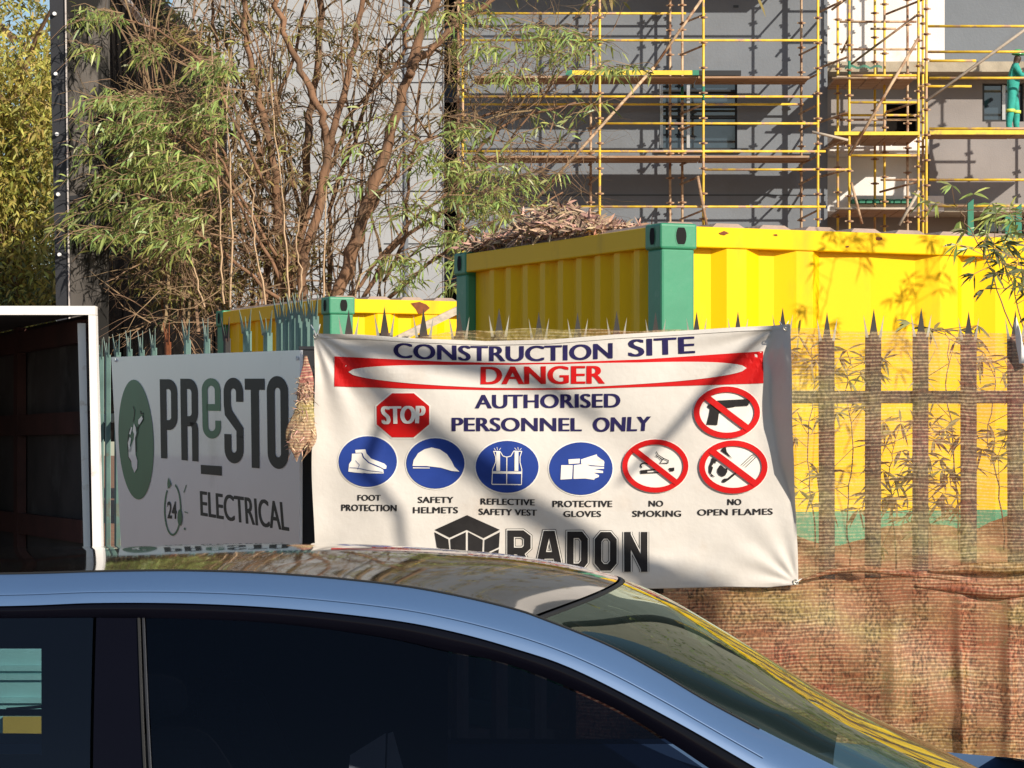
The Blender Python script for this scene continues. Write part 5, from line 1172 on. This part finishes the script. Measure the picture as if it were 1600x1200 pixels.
# roof and windscreen: quadratic across the car
RC = [p for p in curve3(ctrE, YC, 200)]
def cross(near, ctr, s_, pw=1.0):
    q_ = max(0, 4*s_*(1-s_)); q_ = q_**pw; far = Vector((near.x, YFAR, near.z)); e_ = near.lerp(far, s_); c = Vector((ctr.x, e_.y, ctr.z)); b_ = Vector((near.x, e_.y, near.z))
    return b_.lerp(c, q_)
def resam(c, a, b_, n_):
    out = []
    L = len(c)-1
    for i in range(n_+1):
        t = (a+(b_-a)*i/n_)*L; k_ = min(int(t), L-1); out.append(c[k_].lerp(c[k_+1], t-k_))
    return out
def idx_at(c, x): xs_ = [p.x for p in c]; return float(np.interp(x, xs_, np.linspace(0, 1, len(c))))
hx = at(835, 0, YN0+.04).x; rx_ = at(-1500, 0, YN0).x
t1 = idx_at(T3, hx); t0 = idx_at(T3, rx_)
Tn = resam(T3, t0, t1, 120); Cn = resam(RC, idx_at(RC, at(-1560, 0, YC).x), 1, 120)
mb = MB(); mb.grid(lambda u, v: cross(Tn[round(u*120)], Cn[round(u*120)], v, 1.15), 120, 40); mb.build('roof_panel', 'roof_black', car, smooth=True, fix=False)
WC = curve3(wscE, YC, 200); Tw = resam(T3, t1+.004, 1, 100); Cw = resam(WC, .012, 1, 100); Cw = [Tw[i].lerp(Cw[i], 1-.24*min(1, i/45)) for i in range(101)]
mb = MB(); mb.grid(lambda u, v: cross(Tw[round(u*100)], Cw[round(u*100)], .5-.5*cos(pi*v), 1.15-.72*min(1, u*2.6)), 100, 64); ws_ = mb.build('windscreen', 'windscreen', car, smooth=True, fix=False)
mb = MB(); mb.tube([cross(Tn[-1].lerp(Tw[0], .5), Cn[-1].lerp(Cw[0], .5), v, 1.15)-Vector((0, 0, .003)) for v in np.linspace(0, 1, 40)], .0045, 6); mb.build('header_seal', 'seal', car)
# rear window
Tr = resam(T3, 0, t0-.003, 40); Cr = resam(RC, 0, idx_at(RC, at(-1570, 0, YC).x), 40)
mb = MB(); mb.grid(lambda u, v: cross(Tr[round(u*40)], Cr[round(u*40)], v, 1.15), 40, 20); mb.build('rear_window', 'glass_tint', car, smooth=True, fix=False)
# side glass and pillars
ZBELT = .99
def side(x0_, x1_, nm, m, off=0, mir=False, skew=(0, 0), par=car, nu_=60):
    mb = MB()
    def f(u, v):
        xt = x0_+(x1_-x0_)*u; xb = xt+(skew[0]*(1-u)+skew[1]*u)*v; zt_ = zat(G3, xt); zb_ = ZBELT
        if zt_ < zb_: zt_ = zb_
        z = zt_+(zb_-zt_)*v; x = xb; y = YN0-.028+off-(1.33-z)*.42*.9-.01*sin(pi*v)
        if mir: y = 2*YC-y
        return Vector((x, y, z))
    mb.grid(f, nu_, 10); return mb.build(nm, m, par, smooth=True, fix=False)
xp = lambda x: at(x, 0, YN0).x
for mir in (False, True):
    side(xp(232), xp(1380), 'front_door_glass', 'glass_tint', .008, mir, (.03, 0))
    side(xp(156), xp(222), 'pillar_trim', 'trim', 0, mir, (.012, .027), nu_=4)
    side(xp(0), xp(154), 'pillar_trim', 'trim', .002, mir, (0, .012), nu_=6) if False else None
    side(xp(-900), xp(150), 'rear_door_glass', 'glass_rear', .008, mir, (0, .012))
    side(xp(-1500), xp(-915), 'quarter_trim', 'trim', .002, mir)
    for xx, sk in ((222, .03), (229, .032)):
        mb = MB(); pts = []
        for v in np.linspace(0, 1, 8):
            zt_ = zat(G3, xp(xx)); z = zt_+(ZBELT-zt_)*v; y = YN0-.03-(1.33-z)*.42*.9-.01*sin(pi*v); pts.append(Vector((xp(xx)+sk*v, 2*YC-y if mir else y, z)))
        mb.tube(pts, .0022, 5); mb.build('glass_channel', 'seal' if xx == 222 else 'window_frame', car)
# body below the belt
prof_x = [-2.75, -2.65, -2.3, -1.7, -.9, 0, .55, .95, 1.4, 1.8, 2.0, 2.06]
prof_z = [.62, .93, 1.0, 1.01, 1.0, .99, .99, .955, .86, .74, .62, .45]
halfw = [.62, .78, .86, .89, .9, .9, .9, .89, .87, .8, .66, .5]
def shell(u, v):
    i = u*(len(prof_x)-1); x = np.interp(i, range(12), prof_x); zt_ = np.interp(i, range(12), prof_z); hw = np.interp(i, range(12), halfw)
    a = v*2-1
    t = v*6
    P_ = [(-1, .22), (-1.0, .6), (-.985, zt_-.06), (-.86, zt_), (.86, zt_), (.985, zt_-.06), (1, .6), (1, .22)]
    k_ = min(int(v*7), 6); fr_ = v*7-k_; y = P_[k_][0]*(1-fr_)+P_[k_+1][0]*fr_; z = P_[k_][1]*(1-fr_)+P_[k_+1][1]*fr_
    return Vector((x, YC+y*hw, min(z, max(z, .22))))
# open top between belt lines over the cabin: sides as one skin, bonnet and boot as their own panels
def body_side(mir):
    mb = MB()
    def f(u, v):
        x = -2.7+4.72*u; hw = np.interp(x, prof_x, halfw); zt_ = float(np.interp(x, prof_x, prof_z))
        z = .2+(zt_-.2)*v; y = YC-hw*(1-.035*max(0, v-.7)/.3-.04*max(0, .3-v)/.3)
        for wx in (-1.45, 1.28):
            if abs(x-wx) < .36 and z < .33+sqrt(max(0, .36**2-(x-wx)**2)): y += .06; 
        if mir: y = 2*YC-y
        return Vector((x, y, z))
    mb.grid(f, 110, 24); mb.build('body_side', 'paint_blue', car, smooth=True, fix=False)
body_side(False); body_side(True)
def panel(x0_, x1_, nm, m, crown=.03):
    mb = MB()
    def f(u, v):
        x = x0_+(x1_-x0_)*u; hw = np.interp(x, prof_x, halfw)*.965; z = float(np.interp(x, prof_x, prof_z)); return Vector((x, YC+hw*(2*v-1), z+crown*(1-(2*v-1)**2)))
    mb.grid(f, 30, 16); mb.build(nm, m, car, smooth=True, fix=False)
panel(.93, 2.02, 'bonnet', 'paint_blue', .045); panel(-2.7, -1.75, 'boot_lid', 'paint_blue', .02)
for x_, nm in ((2.03, 'front_bumper'), (-2.74, 'rear_bumper')):
    mb = MB(); mb.box((x_-.05, YC-.66, .22), (.1, 0, 0), (0, 1.32, 0), (0, 0, .42)); o = mb.build(nm, 'paint_blue', car); bv = o.modifiers.new('b', 'BEVEL'); bv.width = .045; bv.segments = 4
    for sgy in (-1, 1):
        mb = MB(); mb.box((x_+(.03 if x_ > 0 else -.06)-.02, YC+sgy*.58-.14, .6), (.06, 0, 0), (0, .28, 0), (0, 0, .11)); mb.build('headlight' if x_ > 0 else 'tail_light', 'lamp_clear' if x_ > 0 else 'lamp_red', car)
for wx in (-1.45, 1.28):
    for sgy in (-1, 1):
        y0_ = YC+sgy*.87; wh = MB(); wh.tube([(wx, y0_-sgy*.2, .33), (wx, y0_-sgy*.18, .33), (wx, y0_-sgy*.01, .33), (wx, y0_, .33)], [.3, .325, .325, .3], 28); w_ = wh.build('wheel', 'tyre', car, smooth=False)
        rm = MB(); rm.tube([(wx, y0_, .33), (wx, y0_+sgy*.006, .33)], [.22, .215], 24)
        rm.build('rim', 'rim', w_)
mb = MB(); mb.box((-2.5, YC-.8, .2), (4.4, 0, 0), (0, 1.6, 0), (0, 0, .03)); mb.build('underbody', 'seal', car)
# cabin
mb = MB(); mb.box((.62, YC-.72, .55), (.5, 0, 0), (0, 1.44, 0), (0, 0, .38)); o = mb.build('dashboard', 'dash', car); bv = o.modifiers.new('b', 'BEVEL'); bv.width = .06; bv.segments = 3
def seat(x, y, nm='seat'):
    mb = MB(); mb.hexa([Vector((x-.05, y-.24, .5)), Vector((x+.5, y-.24, .5)), Vector((x+.5, y+.24, .5)), Vector((x-.05, y+.24, .5)), Vector((x-.05, y-.24, .64)), Vector((x+.5, y-.24, .66)), Vector((x+.5, y+.24, .66)), Vector((x-.05, y+.24, .64))])
    mb.hexa([Vector((x-.08, y-.22, .6)), Vector((x+.06, y-.22, .6)), Vector((x+.06, y+.22, .6)), Vector((x-.08, y+.22, .6)), Vector((x-.28, y-.18, 1.13)), Vector((x-.18, y-.18, 1.13)), Vector((x-.18, y+.18, 1.13)), Vector((x-.28, y+.18, 1.13))])
    s_ = mb.build(nm, 'cabin', car); bv = s_.modifiers.new('b', 'BEVEL'); bv.width = .03; bv.segments = 3
    mb = MB(); mb.box((x-.29, y-.13, 1.15), (.09, 0, 0), (0, .26, 0), (0, 0, .16)); h_ = mb.build('headrest', 'cabin', s_); bv = h_.modifiers.new('b', 'BEVEL'); bv.width = .03; bv.segments = 3
for y in (YC-.37, YC+.37): seat(-.28, y)
seat(-1.25, YC-.4); seat(-1.25, YC+.4)
mb = MB(); mb.grid(lambda u, v: cross(Tn[round(20+u*100)], Cn[round(20+u*100)], .04+.92*v, 1.15)-Vector((0, 0, .03)), 20, 10); mb.build('headliner', 'cabin', car, fix=False)
# far-side door cards and the pillar that frame the small rear opening
def fs(x0_, x1_, z0, z1, nm='door_lining'):
    mb = MB(); mb.box((x0_, 2*YC-YN0-.01, z0), (x1_-x0_, 0, 0), (0, .012, 0), (0, 0, z1-z0)); return mb.build(nm, 'cabin', car)
YQ = 2*YC-YN0
def fsx(px_): return at(px_, 0, YQ).x
def fsz(py_): return at(0, py_, YQ).z
fs(fsx(66), fsx(700), fsz(1290), fsz(915)); fs(fsx(-1300), fsx(66), fsz(1013), fsz(915)); fs(fsx(-1300), fsx(66), fsz(1290), fsz(1178)); fs(fsx(-1300), fsx(-30), fsz(1178), fsz(1013))
fs(fsx(-30), fsx(66), fsz(1118), fsz(1108), 'window_bar')
mb = MB(); a = at(10, 1108, YQ-.005); mb.tube([a, at(66, 1104, YQ-.005)], .003, 5); mb.build('trim_strip', 'alu', car)
# rear-view mirror
mm = MB(); m0 = at(1043, 985, 4.75); mm.hexa([at(1046, 1040, 4.68), at(1104, 1050, 4.78), at(1104, 1050, 4.81), at(1046, 1040, 4.71), at(1041, 985, 4.68), at(1096, 1002, 4.78), at(1096, 1002, 4.81), at(1041, 985, 4.71)])
o = mm.build('rear_view_mirror', 'seal', car); bv = o.modifiers.new('b', 'BEVEL'); bv.width = .006; bv.segments = 3
# pale patch put behind the door glass to draw a reflection in it
mm = MB(); mm.hexa([at(545, 1205, 4.45), at(600, 1235, 4.45), at(600, 1235, 4.452), at(545, 1205, 4.452), at(547, 1180, 4.45), at(603, 1145, 4.45), at(603, 1145, 4.452), at(547, 1180, 4.452)]); mm.build('reflection_patch', 'reflection_pale', car)
mm = MB(); mm.hexa([at(603, 1235, 4.45), at(640, 1235, 4.45), at(640, 1235, 4.452), at(603, 1235, 4.452), at(606, 1146, 4.45), at(614, 1143, 4.45), at(614, 1143, 4.452), at(606, 1146, 4.452)]); mm.build('reflection_edge', 'white_paint', car)
mm = MB(); mm.tube([at(274, 1038, 4.4), at(266, 1055, 4.4), at(263, 1078, 4.4)], [.001, .0035, .001], 5); mm.build('glass_glint', 'white_paint', car)  # white sliver drawn in for the curved highlight on the glass

# teal locker with a mustard notice on the pavement, seen through the car's rear windows
lk = empty('teal_locker', 'pale teal metal cabinet with mustard notice seen through the car rear window', 'cabinet')
mb = MB(); a = at(-60, 0, 7.6); b_ = at(90, 0, 7.6); zt_ = at(0, 1010, 7.6).z
mb.box((a.x, 7.6, .12), (b_.x-a.x, 0, 0), (0, .5, 0), (0, 0, zt_-.12)); o = mb.build('cabinet_body', 'teal', lk); bv = o.modifiers.new('b', 'BEVEL'); bv.width = .01
for yy in (1048, 1062, 1098):
    mb = MB(); z = at(0, yy, 7.6).z; mb.box((a.x+.01, 7.588, z), (b_.x-a.x-.02, 0, 0), (0, .012, 0), (0, 0, .014)); mb.build('ridge', 'teal', lk)
mb = MB(); p = at(4, 1178, 7.58); q_ = at(64, 1120, 7.58); mb.box((p.x, 7.585, p.z), (q_.x-p.x, 0, 0), (0, .01, 0), (0, 0, q_.z-p.z)); mb.build('notice', 'mustard', lk)

# ------------------------------------------------------------ bare street tree beside the camera whose limbs shade the banner
bs = empty('bare_street_tree', 'bare street tree outside the frame whose limbs throw soft shadows on the banner', 'tree')
def lim(pts, rad, nm='limb', k_=.42):
    P_ = []
    for (x, y, t) in pts: P_.append(at(x, y, YB)+SUN*t*k_)
    mb = MB(); mb.tube(P_, rad, 8); mb.build(nm, 'trunk', bs, smooth=True); return P_
a1 = lim([(400, 430, 13.5), (520, 545, 13), (610, 640, 12.6), (700, 710, 12.3), (800, 790, 12), (900, 850, 11.8), (1010, 905, 11.5)], [.02, .03, .034, .036, .038, .04, .045])
a2 = lim([(520, 545, 13), (600, 552, 12.4), (680, 566, 12.2), (770, 582, 12), (860, 612, 11.8), (930, 660, 11.6)], [.022, .034, .038, .032, .022, .01])
a3 = lim([(1228, 492, 12.2), (1190, 525, 11.8), (1110, 600, 11.6), (1040, 680, 11.4), (960, 760, 11.2)], [.024, .022, .02, .017, .01])
a4 = lim([(605, 636, 12.6), (560, 740, 12.4), (615, 810, 12.3), (625, 880, 12.2)], [.022, .02, .018, .012])
j = a1[-1]+SUN*4+Vector((.1, 0, -.1))
for p in (a1[-1],):
    mb = MB(); mb.tube([p, p.lerp(j, .5), j], [.055, .08, .12], 8); mb.build('limb', 'trunk', bs, smooth=True)
e3 = lim([(1228, 492, 12.2), (1300, 240, 12.6), (1600, 60, 13.5), (2050, 250, 15), (2150, 900, 15)], [.024, .03, .045, .07, .1]); mb = MB(); mb.tube([e3[-1], Vector((e3[-1].x, e3[-1].y, 0))], [.1, .13], 8); mb.build('trunk', 'trunk', bs, smooth=True)
mb = MB(); mb.tube([j, Vector((j.x+.1, j.y, 1.2)), Vector((j.x+.15, j.y, 0))], [.17, .18, .22], 10); mb.build('trunk', 'trunk', bs, smooth=True)

# upper crown of the tree above the frame (it shows in the car's roof and windscreen)
uc, ub_ = Leaves(), MB()
random.seed(33)
for k_ in range(420):
    p = Vector((random.gauss(-1.2, 1.5), 25.3+random.gauss(0, .8), random.uniform(5.6, 9.5)))
    ub_.tube([p, p+Vector((random.gauss(0, .3), random.gauss(0, .2), random.uniform(.1, .6)))], [.01, .003], 3, cap=False)
    for j in range(2): sprig(uc, p, Vector((random.gauss(0, 1), random.gauss(0, 1), random.gauss(0, .5))), 8, .14, w=.03)
for k_ in range(10):
    x = -1.3+(k_-5)*.25; ub_.tube([(x, 25.1, 5.6), (x*1.3+.2, 25.2, 7.2), (x*1.6+.3, 25.3, 9.2)], [.05, .03, .01], 5)
tag(uc.build('foliage', 'leaf_olive', tr), kind='stuff'); tag(ub_.build('twigs', 'twig', tr, fix=False), kind='stuff')

# added unseen beyond the right edge for the windscreen reflection: wall and leafy tree
rect(1760, -1500, 3600, 790, YW+2.0, .5, 'wall', 'wall_taupe', rb)
ot = empty('leafy_tree', 'broad leafy tree added outside the frame at right for the windscreen reflection', 'tree')
mb = MB(); mb.tube([(10.5, 24, 0), (10.4, 24, 3), (10.0, 24, 6), (10.2, 24, 9)], [.35, .28, .2, .08], 10); mb.build('trunk', 'trunk', ot, smooth=True)
og = Leaves(); random.seed(71)
for k_ in range(700):
    c = Vector((10.3+random.gauss(0, 1.9), 24+random.gauss(0, 1.8), 6.5+random.gauss(0, 2.4)))
    if c.x/c.y > .185*.97 and c.z > 1.5:
        for j in range(50): og.add(c+Vector((random.gauss(0, .3), random.gauss(0, .3), random.gauss(0, .3))), (random.gauss(0, 1), random.gauss(0, 1), random.gauss(-.4, .7)), .15, .06)
tag(og.build('foliage', 'leaf_green', ot), kind='stuff')
